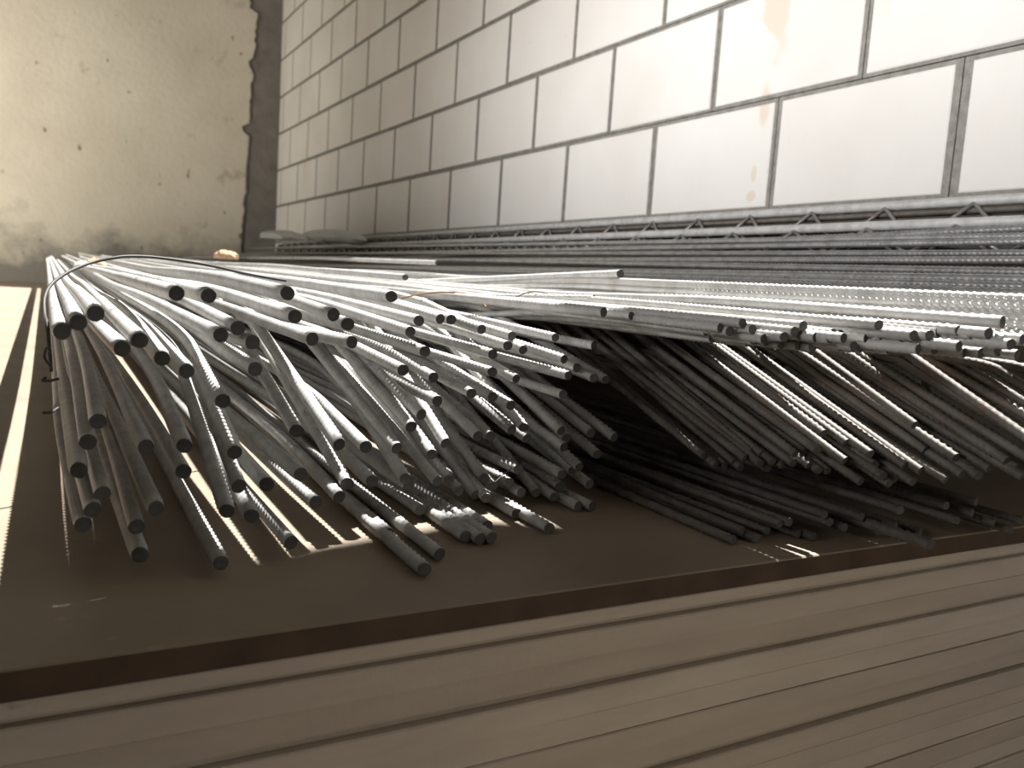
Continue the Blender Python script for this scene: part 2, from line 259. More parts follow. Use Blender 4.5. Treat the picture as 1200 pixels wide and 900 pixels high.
('L',0.006,[0.0067,1.0,0.0184],[[0.0617,0.627,-0.1273],[0.0635,0.897,-0.1224],[0.0644,1.797,-0.1198],[0.0644,5.7521,-0.0782]],'thick ribbed bar, second end from left in sixth row down of left bundle'),
('L',0.00593,[0.0338,1.0,0.1978],[[0.2775,0.6998,-0.1505],[0.2944,1.1998,-0.0516],[0.2962,2.0998,-0.0241],[0.2962,5.838,0.0152]],'thick ribbed bar, seventh end from left in sixth row down of left bundle'),
('L',0.006,[0.0491,1.0,0.1363],[[0.123,0.6327,-0.1346],[0.1475,1.1327,-0.0664],[0.1544,2.0327,-0.0473],[0.1544,5.8494,-0.0073]],'thick ribbed bar, fourth end from left in sixth row down of left bundle'),
('L',0.00585,[0.0475,1.0,0.2601],[[0.3145,0.7049,-0.1589],[0.3382,1.2049,-0.0289],[0.3465,2.1049,-0.0318],[0.3465,5.8396,0.0074]],'thick ribbed bar, eighth end from left in sixth row down of left bundle'),
('L',0.00564,[0.0252,1.0,0.2417],[[0.5058,0.7104,-0.1678],[0.5184,1.2104,-0.047],[0.5225,2.1104,-0.042],[0.5225,5.8709,-0.0025]],'thick ribbed bar, twelfth end from left in sixth row down of left bundle'),
('L',0.00564,[0.0305,1.0,0.2582],[[0.482,0.7072,-0.1797],[0.4972,1.2072,-0.0505],[0.5015,2.1072,-0.0304],[0.5015,5.8247,0.0086]],'thick ribbed bar, eleventh end from left in sixth row down of left bundle'),
('L',0.00564,[-0.0001,1.0,0.0],[[0.4161,0.7182,-0.1811],[0.4161,0.8082,-0.1811],[0.4161,1.7082,-0.1811],[0.4161,5.8603,-0.1375]],'thick ribbed bar, tenth end from left in seventh row down of left bundle'),
('L',0.006,[-0.0025,1.0,-0.0026],[[0.0197,0.6163,-0.1393],[0.0186,1.0663,-0.1404],[0.0183,1.9663,-0.1408],[0.0183,5.7464,-0.1011]],'thick ribbed bar, first end from left in seventh row down of left bundle'),
('L',0.00564,[0.028,1.0,0.2408],[[0.4813,0.718,-0.1852],[0.4953,1.218,-0.0648],[0.506,2.118,-0.0415],[0.506,5.7815,-0.003]],'thick ribbed bar, twelfth end from left in seventh row down of left bundle'),
('L',0.006,[0.0038,1.0,0.0139],[[0.0867,0.6266,-0.1459],[0.0872,0.7666,-0.1439],[0.0877,1.6666,-0.142],[0.0877,5.7923,-0.0986]],'thick ribbed bar, second end from left in seventh row down of left bundle'),
('L',0.006,[-0.0013,1.0,0.0],[[0.1748,0.6395,-0.1556],[0.1745,0.8295,-0.1556],[0.1743,1.7295,-0.1556],[0.1743,5.8747,-0.1121]],'thick ribbed bar, third end from left in seventh row down of left bundle'),
('L',0.00564,[0.0052,1.0,0.068],[[0.4608,0.7058,-0.1859],[0.4611,0.7658,-0.1818],[0.4619,1.6658,-0.1723],[0.4619,5.7435,-0.1295]],'thick ribbed bar, eleventh end from left in seventh row down of left bundle'),
('L',0.00573,[0.0559,1.0,0.308],[[0.3772,0.7167,-0.1874],[0.4052,1.2167,-0.0334],[0.4104,2.1167,-0.0566],[0.4104,5.7356,-0.0186]],'thick ribbed bar, eighth end from left in seventh row down of left bundle'),
('L',0.00591,[0.0546,1.0,0.2538],[[0.283,0.6894,-0.1767],[0.3103,1.1894,-0.0498],[0.3275,2.0894,-0.0249],[0.3275,5.7846,0.0139]],'thick ribbed bar, fifth end from left in seventh row down of left bundle'),
('L',0.00581,[0.0314,1.0,0.2004],[[0.3354,0.7091,-0.1854],[0.3512,1.2091,-0.0852],[0.3556,2.1091,-0.0571],[0.3556,5.7704,-0.0187]],'thick ribbed bar, seventh end from left in seventh row down of left bundle'),
('L',0.00599,[0.0099,1.0,0.0713],[[0.247,0.6765,-0.1738],[0.2478,0.7565,-0.1681],[0.2492,1.6565,-0.1581],[0.2492,5.7301,-0.1153]],'thick ribbed bar, fourth end from left in seventh row down of left bundle'),
('L',0.00583,[0.0338,1.0,0.2041],[[0.32,0.7013,-0.1838],[0.3368,1.2013,-0.0817],[0.3416,2.1013,-0.0532],[0.3416,5.7981,-0.0143]],'thick ribbed bar, sixth end from left in seventh row down of left bundle'),
('L',0.00566,[0.003,1.0,0.0363],[[0.407,0.7177,-0.1945],[0.4071,0.7477,-0.1934],[0.4076,1.6477,-0.1897],[0.4076,5.745,-0.1467]],'thick ribbed bar, ninth end from left in seventh row down of left bundle'),
('L',0.006,[0.0481,1.0,0.1992],[[0.2223,0.6685,-0.1728],[0.2464,1.1685,-0.0732],[0.2531,2.0685,-0.0453],[0.2531,5.7744,-0.0064]],'thick ribbed bar, fourth end from left in eighth row down of left bundle'),
('L',0.006,[0.0043,1.0,0.0236],[[0.1466,0.6304,-0.1597],[0.147,0.7404,-0.1571],[0.1476,1.6404,-0.1538],[0.1476,5.7427,-0.1107]],'thick ribbed bar, third end from left in eighth row down of left bundle'),
('L',0.00564,[0.0161,1.0,0.1652],[[0.4944,0.704,-0.1976],[0.5024,1.204,-0.115],[0.5047,2.104,-0.0919],[0.5047,5.7772,-0.0533]],'thick ribbed bar, twelfth end from left in eighth row down of left bundle'),
('L',0.0059,[0.0028,1.0,0.0266],[[0.2917,0.7022,-0.1864],[0.2919,0.7622,-0.1848],[0.2923,1.6622,-0.1811],[0.2923,5.7493,-0.1381]],'thick ribbed bar, fifth end from left in eighth row down of left bundle'),
('L',0.006,[0.0546,1.0,0.136],[[0.124,0.6194,-0.1573],[0.1513,1.1194,-0.0893],[0.159,2.0194,-0.0703],[0.159,5.7614,-0.031]],'thick ribbed bar, second end from left in eighth row down of left bundle'),
('L',0.00564,[0.0087,1.0,0.0983],[[0.4646,0.7144,-0.2006],[0.4651,0.7744,-0.1947],[0.4671,1.6744,-0.1823],[0.4671,5.7941,-0.139]],'thick ribbed bar, eleventh end from left in eighth row down of left bundle'),
('L',0.00571,[0.0368,1.0,0.2401],[[0.3861,0.7144,-0.1959],[0.4045,1.2144,-0.0759],[0.4104,2.1144,-0.0688],[0.4104,5.8226,-0.0298]],'thick ribbed bar, eighth end from left in eighth row down of left bundle'),
('L',0.00578,[0.0152,1.0,0.121],[[0.3478,0.7096,-0.1967],[0.3555,1.2096,-0.1362],[0.3576,2.1096,-0.1193],[0.3576,5.7887,-0.0806]],'thick ribbed bar, sixth end from left in eighth row down of left bundle'),
('L',0.00564,[0.0015,1.0,0.0189],[[0.4143,0.7061,-0.2021],[0.4144,0.7361,-0.2016],[0.4189,1.6361,-0.1926],[0.4189,5.7841,-0.1491]],'thick ribbed bar, ninth end from left in eighth row down of left bundle'),
('L',0.00564,[0.0484,1.0,0.3062],[[0.4387,0.7171,-0.2064],[0.463,1.2171,-0.0533],[0.4697,2.1171,-0.0294],[0.4697,5.748,0.0087]],'thick ribbed bar, tenth end from left in eighth row down of left bundle'),
('L',0.006,[-0.0072,1.0,0.0],[[0.0342,0.6201,-0.1573],[0.033,0.7801,-0.1573],[0.032,1.6801,-0.1573],[0.032,5.8217,-0.1138]],'thick ribbed bar, first end from left in eighth row down of left bundle'),
('L',0.00575,[0.0525,1.0,0.2843],[[0.3668,0.7125,-0.2028],[0.393,1.2125,-0.0607],[0.3976,2.1125,-0.0479],[0.3976,5.7929,-0.0093]],'thick ribbed bar, seventh end from left in eighth row down of left bundle'),
('L',0.006,[0.0124,1.0,0.0735],[[0.2121,0.6571,-0.1807],[0.2128,0.7171,-0.1763],[0.2146,1.6171,-0.166],[0.2146,5.7542,-0.1225]],'thick ribbed bar, sixth end from left in ninth row down of left bundle'),
('L',0.00564,[0.0115,1.0,0.1169],[[0.4514,0.7023,-0.208],[0.4519,0.7423,-0.2033],[0.4535,1.6423,-0.1869],[0.4535,5.7675,-0.1436]],'thick ribbed bar, tenth end from left in ninth row down of left bundle'),
('L',0.00572,[0.0383,1.0,0.2384],[[0.3737,0.703,-0.2041],[0.3929,1.203,-0.0849],[0.3983,2.103,-0.0599],[0.3983,5.7898,-0.0211]],'thick ribbed bar, eighth end from left in ninth row down of left bundle'),
('L',0.006,[-0.0024,1.0,0.0],[[0.1894,0.6463,-0.1808],[0.1892,0.7263,-0.1808],[0.1889,1.6263,-0.1808],[0.1889,5.8455,-0.1365]],'thick ribbed bar, fifth end from left in ninth row down of left bundle'),
('L',0.00564,[0.0215,1.0,0.0105],[[0.4648,0.6785,-0.2125],[0.4656,0.7185,-0.2121],[0.4718,1.6185,-0.1926],[0.4718,5.8054,-0.1486]],'thick ribbed bar, eleventh end from left in ninth row down of left bundle'),
('L',0.00564,[0.0098,1.0,0.0105],[[0.4789,0.6747,-0.2125],[0.4793,0.7147,-0.2121],[0.4831,1.6147,-0.1926],[0.4831,5.7419,-0.1493]],'thick ribbed bar, twelfth end from left in ninth row down of left bundle'),
('L',0.006,[-0.0002,1.0,0.0],[[0.0672,0.6129,-0.1681],[0.0671,0.7029,-0.1681],[0.0671,1.6029,-0.1681],[0.0671,5.8783,-0.1232]],'thick ribbed bar, second end from left in ninth row down of left bundle'),
('L',0.006,[-0.0259,1.0,0.0],[[0.0279,0.6101,-0.1653],[0.0253,0.7101,-0.1653],[0.0217,1.6101,-0.1653],[0.0217,5.7783,-0.1216]],'thick ribbed bar, first end from left in ninth row down of left bundle'),
('L',0.00588,[-0.0025,1.0,0.0],[[0.3002,0.6919,-0.2073],[0.3,0.7719,-0.2073],[0.2996,1.6719,-0.1924],[0.2996,5.8546,-0.1485]],'thick ribbed bar, seventh end from left in ninth row down of left bundle'),
('L',0.006,[0.059,1.0,0.1241],[[0.1167,0.6225,-0.1762],[0.1462,1.1225,-0.1141],[0.1544,2.0225,-0.0968],[0.1544,5.781,-0.0573]],'thick ribbed bar, third end from left in ninth row down of left bundle'),
('L',0.00565,[0.0089,1.0,0.0105],[[0.3908,0.6712,-0.2126],[0.3911,0.7012,-0.2122],[0.3924,1.6012,-0.1926],[0.3924,5.7462,-0.1491]],'thick ribbed bar, ninth end from left in ninth row down of left bundle'),
('L',0.006,[0.029,1.0,0.094],[[0.1322,0.6119,-0.1783],[0.1351,0.7119,-0.1689],[0.1382,1.6119,-0.1625],[0.1382,5.7801,-0.1187]],'thick ribbed bar, fourth end from left in ninth row down of left bundle'),
('L',0.006,[-0.0244,1.0,0.0],[[0.0221,0.6052,-0.1737],[0.0184,0.7552,-0.1737],[0.0144,1.6552,-0.1764],[0.0144,5.8154,-0.1327]],'thick ribbed bar, first end from left in lowest row of left bundle'),
('L',0.006,[0.0071,1.0,0.0127],[[0.0555,0.6172,-0.1814],[0.0568,0.7972,-0.1791],[0.0577,1.6972,-0.1773],[0.0577,5.7429,-0.1349]],'thick ribbed bar, second end from left in lowest row of left bundle'),
('L',0.00572,[0.0018,1.0,0.0105],[[0.3453,0.6446,-0.2128],[0.3455,0.7546,-0.2116],[0.3458,1.6546,-0.1925],[0.3458,5.8223,-0.1488]],'thick ribbed bar, eleventh end from left in lowest row of left bundle'),
('L',0.00564,[0.0097,1.0,0.0105],[[0.3971,0.6227,-0.2131],[0.3975,0.6627,-0.2127],[0.3983,1.5627,-0.1821],[0.3983,5.8325,-0.1372]],'thick ribbed bar, thirteenth end from left in lowest row of left bundle'),
('L',0.00595,[-0.0046,1.0,0.0105],[[0.2521,0.6454,-0.2125],[0.2516,0.7654,-0.2113],[0.2509,1.6654,-0.1923],[0.2509,5.8055,-0.1488]],'thick ribbed bar, sixth end from left in lowest row of left bundle'),
('L',0.00577,[0.0065,1.0,0.0105],[[0.313,0.6213,-0.213],[0.3134,0.6813,-0.2123],[0.3143,1.5813,-0.1925],[0.3143,5.7527,-0.1487]],'thick ribbed bar, ninth end from left in lowest row of left bundle'),
('L',0.00571,[0.0025,1.0,0.0105],[[0.3332,0.6129,-0.2131],[0.3332,0.6429,-0.2128],[0.3336,1.5429,-0.1925],[0.3336,5.7375,-0.1485]],'thick ribbed bar, twelfth end from left in lowest row of left bundle'),
('L',0.00574,[0.0052,1.0,0.0105],[[0.322,0.6125,-0.2131],[0.3225,0.7125,-0.212],[0.3246,1.6125,-0.1853],[0.3246,5.8546,-0.1408]],'thick ribbed bar, tenth end from left in lowest row of left bundle'),
('L',0.006,[-0.0033,1.0,0.0],[[0.1653,0.6255,-0.2055],[0.1649,0.7455,-0.2055],[0.1644,1.6455,-0.1922],[0.1644,5.8387,-0.1482]],'thick ribbed bar, fifth end from left in lowest row of left bundle'),
('L',0.006,[-0.0154,1.0,0.0],[[0.0566,0.6028,-0.1968],[0.0547,0.7228,-0.1968],[0.0525,1.6228,-0.1922],[0.0525,5.8179,-0.1482]],'thick ribbed bar, third end from left in lowest row of left bundle'),
('L',0.00583,[0.004,1.0,0.0105],[[0.273,0.5866,-0.2133],[0.2734,0.6866,-0.2122],[0.274,1.5866,-0.1924],[0.274,5.8059,-0.1481]],'thick ribbed bar, eighth end from left in lowest row of left bundle'),
('L',0.006,[0.0034,1.0,0.0113],[[0.1098,0.6029,-0.2085],[0.1101,0.6829,-0.2076],[0.1106,1.5829,-0.1922],[0.1106,5.7541,-0.1485]],'thick ribbed bar, fourth end from left in lowest row of left bundle'),
('L',0.00587,[0.0027,1.0,0.0105],[[0.2481,0.558,-0.2135],[0.2484,0.638,-0.2127],[0.2469,1.538,-0.1809],[0.2469,5.8121,-0.136]],'thick ribbed bar, seventh end from left in lowest row of left bundle'),
('U',0.0062,[0.0012,1.0,-0.0412],[[0.6766,0.9295,0.0272],[0.6778,1.9295,-0.014],[0.6782,2.2295,-0.0264],[0.6782,2.2895,-0.0288]],'loose grey bar tilting up above both bundles, its free end sticking out mid-air'),
('U',0.0056,[0.0001,1.0,0.01],[[0.4977,1.2549,0.0047],[0.4978,1.7549,0.0097],[0.4978,2.2549,0.0147],[0.4978,5.7953,0.0147]],'loose pale bar on top between the bundles, first free end from left'),
('U',0.0056,[-0.0,1.0,0.0091],[[0.7632,1.7395,0.0432],[0.7631,2.2395,0.0478],[0.7631,2.7395,0.0524],[0.7631,5.6691,0.0524]],'loose pale bar on top between the bundles, second free end from left'),
('U',0.0052,[-0.42,1.0,-0.05],[[0.5934,0.8662,-0.0075],[0.5514,0.9662,-0.0125],[0.5094,1.0662,-0.0175],[0.4506,1.2062,-0.0245]],'loose pale bar on top between the bundles, third free end from left'),
('U',0.0056,[-0.0,1.0,0.007],[[0.7612,1.0538,0.0097],[0.7612,1.5538,0.0132],[0.7612,2.0538,0.0167],[0.7612,5.7938,0.0167]],'loose pale bar on top between the bundles, fourth free end from left'),
('U',0.0056,[0.0,1.0,-0.0023],[[0.8212,1.0077,0.0107],[0.8212,1.5077,0.0095],[0.8212,2.0077,0.0083],[0.8212,5.6937,0.0083]],'loose pale bar on top between the bundles, seventh free end from left'),
('U',0.0056,[0.0,1.0,-0.0032],[[0.8039,0.9571,0.0078],[0.8039,1.4571,0.0061],[0.8039,1.9571,0.0045],[0.8039,5.7144,0.0045]],'loose pale bar on top between the bundles, ninth free end from left'),
('U',0.0056,[0.0,1.0,0.0062],[[0.7,0.9124,-0.0076],[0.7,1.4124,-0.0045],[0.7001,1.9124,-0.0013],[0.7001,5.7536,0.039]],'loose pale bar on top between the bundles, sixth free end from left'),
('U',0.0056,[0.0,1.0,0.0008],[[0.717,0.8604,-0.0055],[0.717,1.3604,-0.0051],[0.717,1.8604,-0.0047],[0.717,5.6813,0.0354]],'loose pale bar on top between the bundles, eighth free end from left'),
('T',0.0055,[0.0,1.0,0.0022],[[0.4651,0.6608,-0.0178],[0.4651,1.2608,-0.0165],[0.4651,1.7608,-0.0162],[0.4651,5.7796,0.026]],'thin bar, first end from left in upper row of sunlit right top layer'),
('T',0.0055,[-0.019,1.0,0.0091],[[0.6305,0.3769,-0.0024],[0.6263,0.5969,-0.0004],[0.6236,1.0969,-0.0061],[0.6236,5.7644,0.0429]],'thicker bright bar ending on top of the sunlit layer at far right'),
('T',0.0047,[-0.0181,1.0,0.0057],[[0.5265,0.5398,-0.0181],[0.5225,0.7598,-0.0169],[0.52,1.2598,-0.0161],[0.52,5.733,0.0309]],'thin bar, eleventh end from left in upper row of sunlit right top layer'),
('T',0.0047,[0.0062,1.0,0.0087],[[0.5888,0.452,-0.0113],[0.5901,0.672,-0.0094],[0.591,1.172,-0.0087],[0.591,5.6562,0.0384]],'thin bar, eighteenth end from left in upper row of sunlit right top layer'),
('T',0.0047,[-0.012,1.0,0.0031],[[0.5612,0.5044,-0.0166],[0.5586,0.7244,-0.016],[0.5569,1.2244,-0.0155],[0.5569,5.7732,0.0322]],'thin bar, sixteenth end from left in upper row of sunlit right top layer'),
('T',0.0047,[-0.0011,1.0,0.0071],[[0.514,0.5536,-0.0233],[0.5137,0.7736,-0.0217],[0.5115,1.2736,-0.0205],[0.5115,5.7731,0.0268]],'thin bar, eighth end from left in upper row of sunlit right top layer'),
('T',0.0047,[-0.0062,1.0,0.0069],[[0.5333,0.5344,-0.0227],[0.532,0.7544,-0.0212],[0.5311,1.2544,-0.0202],[0.5311,5.7219,0.0267]],'thin bar, twelfth end from left in upper row of sunlit right top layer'),
('T',0.0047,[0.0102,1.0,0.0017],[[0.6198,0.4035,-0.011],[0.622,0.6235,-0.0107],[0.624,1.1235,-0.0166],[0.624,5.6812,0.0313]],'thin bar, twentieth end from left in upper row of sunlit right top layer'),
('T',0.0047,[-0.0165,1.0,0.0109],[[0.5219,0.5803,-0.028],[0.5182,0.8003,-0.0256],[0.5112,1.3003,-0.0108],[0.5112,5.6916,0.0353]],'thin bar, sixth end from left in upper row of sunlit right top layer'),
('T',0.0047,[-0.0019,1.0,0.0056],[[0.5205,0.5486,-0.026],[0.5201,0.7686,-0.0248],[0.5198,1.2686,-0.0529],[0.5198,5.6635,-0.0067]],'thin bar, ninth end from left in upper row of sunlit right top layer'),
('T',0.0047,[0.0028,1.0,0.0099],[[0.5525,0.5056,-0.0217],[0.5531,0.7256,-0.0195],[0.5525,1.2256,-0.0248],[0.5525,5.6805,0.022]],'thin bar, fifteenth end from left in upper row of sunlit right top layer'),
('T',0.0047,[-0.0015,1.0,0.0061],[[0.619,0.42,-0.0131],[0.6187,0.64,-0.0117],[0.6151,1.14,-0.0117],[0.6151,5.7693,0.0369]],'thin bar, nineteenth end from left in upper row of sunlit right top layer'),
('T',0.0047,[0.0127,1.0,0.0059],[[0.5727,0.4831,-0.0209],[0.5755,0.7031,-0.0196],[0.5773,1.2031,-0.0188],[0.5773,5.6924,0.0283]],'thin bar, tenth end from left in middle row of sunlit right top layer'),
('T',0.0047,[0.016,1.0,0.0117],[[0.6216,0.381,-0.0114],[0.6251,0.601,-0.0088],[0.6325,1.101,-0.0123],[0.6325,5.6534,0.0355]],'thin bar, nineteenth end from left in middle row of sunlit right top layer'),
('T',0.0047,[0.0116,1.0,0.0004],[[0.623,0.3943,-0.0131],[0.6256,0.6143,-0.013],[0.6286,1.1143,-0.0259],[0.6286,5.6635,0.0219]],'thin bar, seventeenth end from left in middle row of sunlit right top layer'),
('T',0.0047,[-0.0061,1.0,-0.0036],[[0.5391,0.5509,-0.0283],[0.5378,0.7709,-0.029],[0.5406,1.2709,-0.0209],[0.5406,5.7339,0.0259]],'thin bar, third end from left in middle row of sunlit right top layer'),
('T',0.0047,[0.0107,1.0,0.0033],[[0.6253,0.3909,-0.0129],[0.6276,0.6109,-0.0122],[0.6306,1.1109,-0.0355],[0.6306,5.7957,0.0136]],'thin bar, eighteenth end from left in middle row of sunlit right top layer'),
('T',0.0047,[-0.0174,1.0,0.0086],[[0.5626,0.5079,-0.0248],[0.5588,0.7279,-0.023],[0.5586,1.2279,-0.0323],[0.5586,5.7741,0.0154]],'thin bar, seventh end from left in middle row of sunlit right top layer'),
('T',0.0047,[0.0115,1.0,-0.0026],[[0.5977,0.4261,-0.0172],[0.6003,0.6461,-0.0178],[0.6019,1.1461,-0.0182],[0.6019,5.7777,0.0305]],'thin bar, fifteenth end from left in middle row of sunlit right top layer'),
('T',0.0047,[0.0089,1.0,0.0093],[[0.6073,0.4192,-0.0164],[0.6093,0.6392,-0.0143],[0.6119,1.1392,-0.0219],[0.6119,5.6966,0.026]],'thin bar, sixteenth end from left in middle row of sunlit right top layer'),
('T',0.0047,[-0.0003,1.0,0.0111],[[0.5547,0.5288,-0.0283],[0.5547,0.7488,-0.0258],[0.5521,1.2488,-0.0403],[0.5521,5.7871,0.0074]],'thin bar, fifth end from left in middle row of sunlit right top layer'),
('T',0.0047,[0.0011,1.0,-0.0001],[[0.5459,0.51,-0.027],[0.5462,0.73,-0.027],[0.547,1.23,-0.0127],[0.547,5.6907,0.0341]],'thin bar, sixth end from left in middle row of sunlit right top layer'),
('T',0.0047,[0.0009,1.0,0.0093],[[0.5653,0.494,-0.0251],[0.5655,0.714,-0.023],[0.5656,1.214,-0.0217],[0.5656,5.716,0.0256]],'thin bar, eighth end from left in middle row of sunlit right top layer'),
('T',0.0047,[-0.0048,1.0,0.0094],[[0.569,0.4685,-0.0236],[0.568,0.6885,-0.0215],[0.5667,1.1885,-0.0115],[0.5667,5.6649,0.0355]],'thin bar, twelfth end from left in middle row of sunlit right top layer'),
('T',0.0047,[0.014,1.0,0.0115],[[0.5373,0.5246,-0.0299],[0.5404,0.7446,-0.0273],[0.5422,1.2446,-0.0437],[0.5422,5.7214,0.0033]],'thin bar, fourth end from left in middle row of sunlit right top layer'),
('T',0.0047,[-0.012,1.0,0.0041],[[0.5696,0.4818,-0.0254],[0.5669,0.7018,-0.0245],[0.5691,1.2018,-0.0325],[0.5691,5.7245,0.015]],'thin bar, ninth end from left in middle row of sunlit right top layer'),
('T',0.0047,[-0.0189,1.0,0.0115],[[0.6347,0.3764,-0.0154],[0.6306,0.5964,-0.0128],[0.6376,1.0964,-0.0204],[0.6376,5.7226,0.0282]],'thin bar, twentieth end from left in middle row of sunlit right top layer'),
('T',0.0047,[0.012,1.0,0.0046],[[0.6358,0.3637,-0.0142],[0.6385,0.5837,-0.0132],[0.6417,1.0837,-0.0094],[0.6417,5.7263,0.0394]],'thin bar, twenty-first end from left in middle row of sunlit right top layer'),
('T',0.0047,[-0.0174,1.0,0.0042],[[0.5416,0.5394,-0.0325],[0.5377,0.7594,-0.0316],[0.5328,1.2594,-0.047],[0.5328,5.7379,0.0]],'thin bar, second end from left in lower row of sunlit right top layer'),
('T',0.0047,[0.0169,1.0,-0.0004],[[0.6046,0.4424,-0.0257],[0.6083,0.6624,-0.0258],[0.6112,1.1624,-0.032],[0.6112,5.729,0.0159]],'thin bar, eleventh end from left in lower row of sunlit right top layer'),
('T',0.0047,[-0.0027,1.0,0.0089],[[0.627,0.3664,-0.0183],[0.6264,0.5864,-0.0164],[0.6207,1.0864,-0.0317],[0.6207,5.6649,0.0164]],'thin bar, twentieth end from left in lower row of sunlit right top layer'),
('T',0.0047,[-0.0073,1.0,-0.0017],[[0.6129,0.408,-0.0232],[0.6113,0.628,-0.0235],[0.6101,1.128,-0.0417],[0.6101,5.7073,0.0063]],'thin bar, fifteenth end from left in lower row of sunlit right top layer'),
('T',0.0047,[-0.0148,1.0,0.0082],[[0.584,0.4699,-0.0302],[0.5808,0.6899,-0.0284],[0.5787,1.1899,-0.0286],[0.5787,5.7966,0.0198]],'thin bar, eighth end from left in lower row of sunlit right top layer'),
('T',0.0047,[-0.0109,1.0,0.0067],[[0.6118,0.3968,-0.0228],[0.6094,0.6168,-0.0213],[0.6055,1.1168,-0.0079],[0.6055,5.7517,0.0407]],'thin bar, sixteenth end from left in lower row of sunlit right top layer'),
('T',0.0047,[0.0048,1.0,-0.0032],[[0.6002,0.4227,-0.0276],[0.6012,0.6427,-0.0283],[0.6019,1.1427,-0.0288],[0.6019,5.6904,0.019]],'thin bar, thirteenth end from left in lower row of sunlit right top layer'),
('T',0.005,[-0.0091,1.0,0.0021],[[0.6802,0.3814,0.0163],[0.6748,0.9814,0.0175],[0.6735,1.4814,-0.0021],[0.6735,5.7624,0.0428]],'sunlit bar of right top layer leaving the photo at right, first from above'),
('T',0.005,[-0.0073,1.0,0.0022],[[0.679,0.3803,0.0136],[0.6747,0.9803,0.0149],[0.6743,1.4803,-0.013],[0.6743,5.7345,0.0316]],'sunlit bar of right top layer leaving the photo at right, second from above'),
('T',0.005,[-0.003,1.0,0.0013],[[0.6778,0.3793,0.0109],[0.676,0.9793,0.0117],[0.6837,1.4793,-0.006],[0.6837,5.7206,0.0385]],'sunlit bar of right top layer leaving the photo at right, third from above'),
('T',0.005,[-0.0082,1.0,-0.0004],[[0.6766,0.3783,0.0083],[0.6717,0.9783,0.0081],[0.664,1.4783,-0.007],[0.664,5.7053,0.0374]],'sunlit bar of right top layer leaving the photo at right, fourth from above'),
('T',0.005,[0.0033,1.0,0.0022],[[0.6754,0.3772,0.0056],[0.6774,0.9772,0.007],[0.6839,1.4772,-0.0164],[0.6839,5.6723,0.0277]],'sunlit bar of right top layer leaving the photo at right, fifth from above'),
('T',0.005,[0.0027,1.0,0.0049],[[0.6741,0.3762,0.003],[0.6757,0.9762,0.0059],[0.6657,1.4762,-0.0184],[0.6657,5.7651,0.0266]],'sunlit bar of right top layer leaving the photo at right, sixth from above'),
('T',0.005,[0.0058,1.0,0.0045],[[0.6729,0.3752,0.0004],[0.6764,0.9752,0.003],[0.6754,1.4752,-0.038],[0.6754,5.6646,0.006]],'sunlit bar of right top layer leaving the photo at right, seventh from above'),
('T',0.005,[-0.0044,1.0,0.0005],[[0.6716,0.3741,-0.0023],[0.669,0.9741,-0.002],[0.6668,1.4741,-0.0297],[0.6668,5.6616,0.0142]],'sunlit bar of right top layer leaving the photo at right, eighth from above'),
('T',0.005,[-0.0068,1.0,0.006],[[0.6704,0.3731,-0.0049],[0.6663,0.9731,-0.0013],[0.6559,1.4731,-0.0161],[0.6559,5.6669,0.0279]],'sunlit bar of right top layer leaving the photo at right, ninth from above'),
('T',0.005,[-0.0088,1.0,-0.0001],[[0.6691,0.372,-0.0075],[0.6638,0.972,-0.0075],[0.654,1.472,-0.0037],[0.654,5.691,0.0406]],'sunlit bar of right top layer leaving the photo at right, tenth from above'),
('T',0.005,[-0.0058,1.0,-0.0012],[[0.6678,0.371,-0.0101],[0.6644,0.971,-0.0108],[0.6557,1.471,-0.0285],[0.6557,5.6752,0.0156]],'sunlit bar of right top layer leaving the photo at right, eleventh from above'),
('T',0.005,[-0.0019,1.0,0.0043],[[0.6665,0.3699,-0.0126],[0.6654,0.9699,-0.0101],[0.664,1.4699,-0.0404],[0.664,5.7811,0.0049]],'sunlit bar of right top layer leaving the photo at right, twelfth from above'),
('T',0.005,[-0.0023,1.0,0.0035],[[0.6652,0.3688,-0.0152],[0.6638,0.9688,-0.0131],[0.6604,1.4688,-0.0502],[0.6604,5.7973,-0.0048]],'sunlit bar of right top layer leaving the photo at right, thirteenth from above'),
('T',0.0046,[-0.009,1.0,0.0048],[[0.5078,0.6737,-0.0204],[0.5043,1.0737,-0.0184],[0.5027,1.5737,-0.0172],[0.5027,5.6633,0.0258]],'thin bar, second end from left in upper row of sunlit right top layer'),
('T',0.0046,[0.0141,1.0,-0.0008],[[0.5187,0.6466,-0.0233],[0.5243,1.0466,-0.0236],[0.5283,1.5466,-0.0113],[0.5283,5.7241,0.0326]],'thin bar, third end from left in upper row of sunlit right top layer'),
('T',0.0046,[0.0077,1.0,0.003],[[0.5281,0.6198,-0.0252],[0.5312,1.0198,-0.024],[0.5376,1.5198,-0.0116],[0.5376,5.6971,0.0323]],'thin bar, fourth end from left in upper row of sunlit right top layer'),
('T',0.0046,[-0.0093,1.0,-0.0013],[[0.5323,0.6064,-0.0265],[0.5286,1.0064,-0.027],[0.5288,1.5064,-0.0572],[0.5288,5.7841,-0.0123]],'thin bar, fifth end from left in upper row of sunlit right top layer'),
('T',0.0046,[-0.0139,1.0,0.0035],[[0.5381,0.59,-0.0227],[0.5325,0.99,-0.0213],[0.5381,1.49,-0.0554],[0.5381,5.7228,-0.011]],'thin bar, seventh end from left in upper row of sunlit right top layer'),
('T',0.0046,[0.0021,1.0,-0.0005],[[0.548,0.5727,-0.022],[0.5488,0.9727,-0.0222],[0.5514,1.4727,-0.0497],[0.5514,5.7723,-0.0045]],'thin bar, tenth end from left in upper row of sunlit right top layer'),
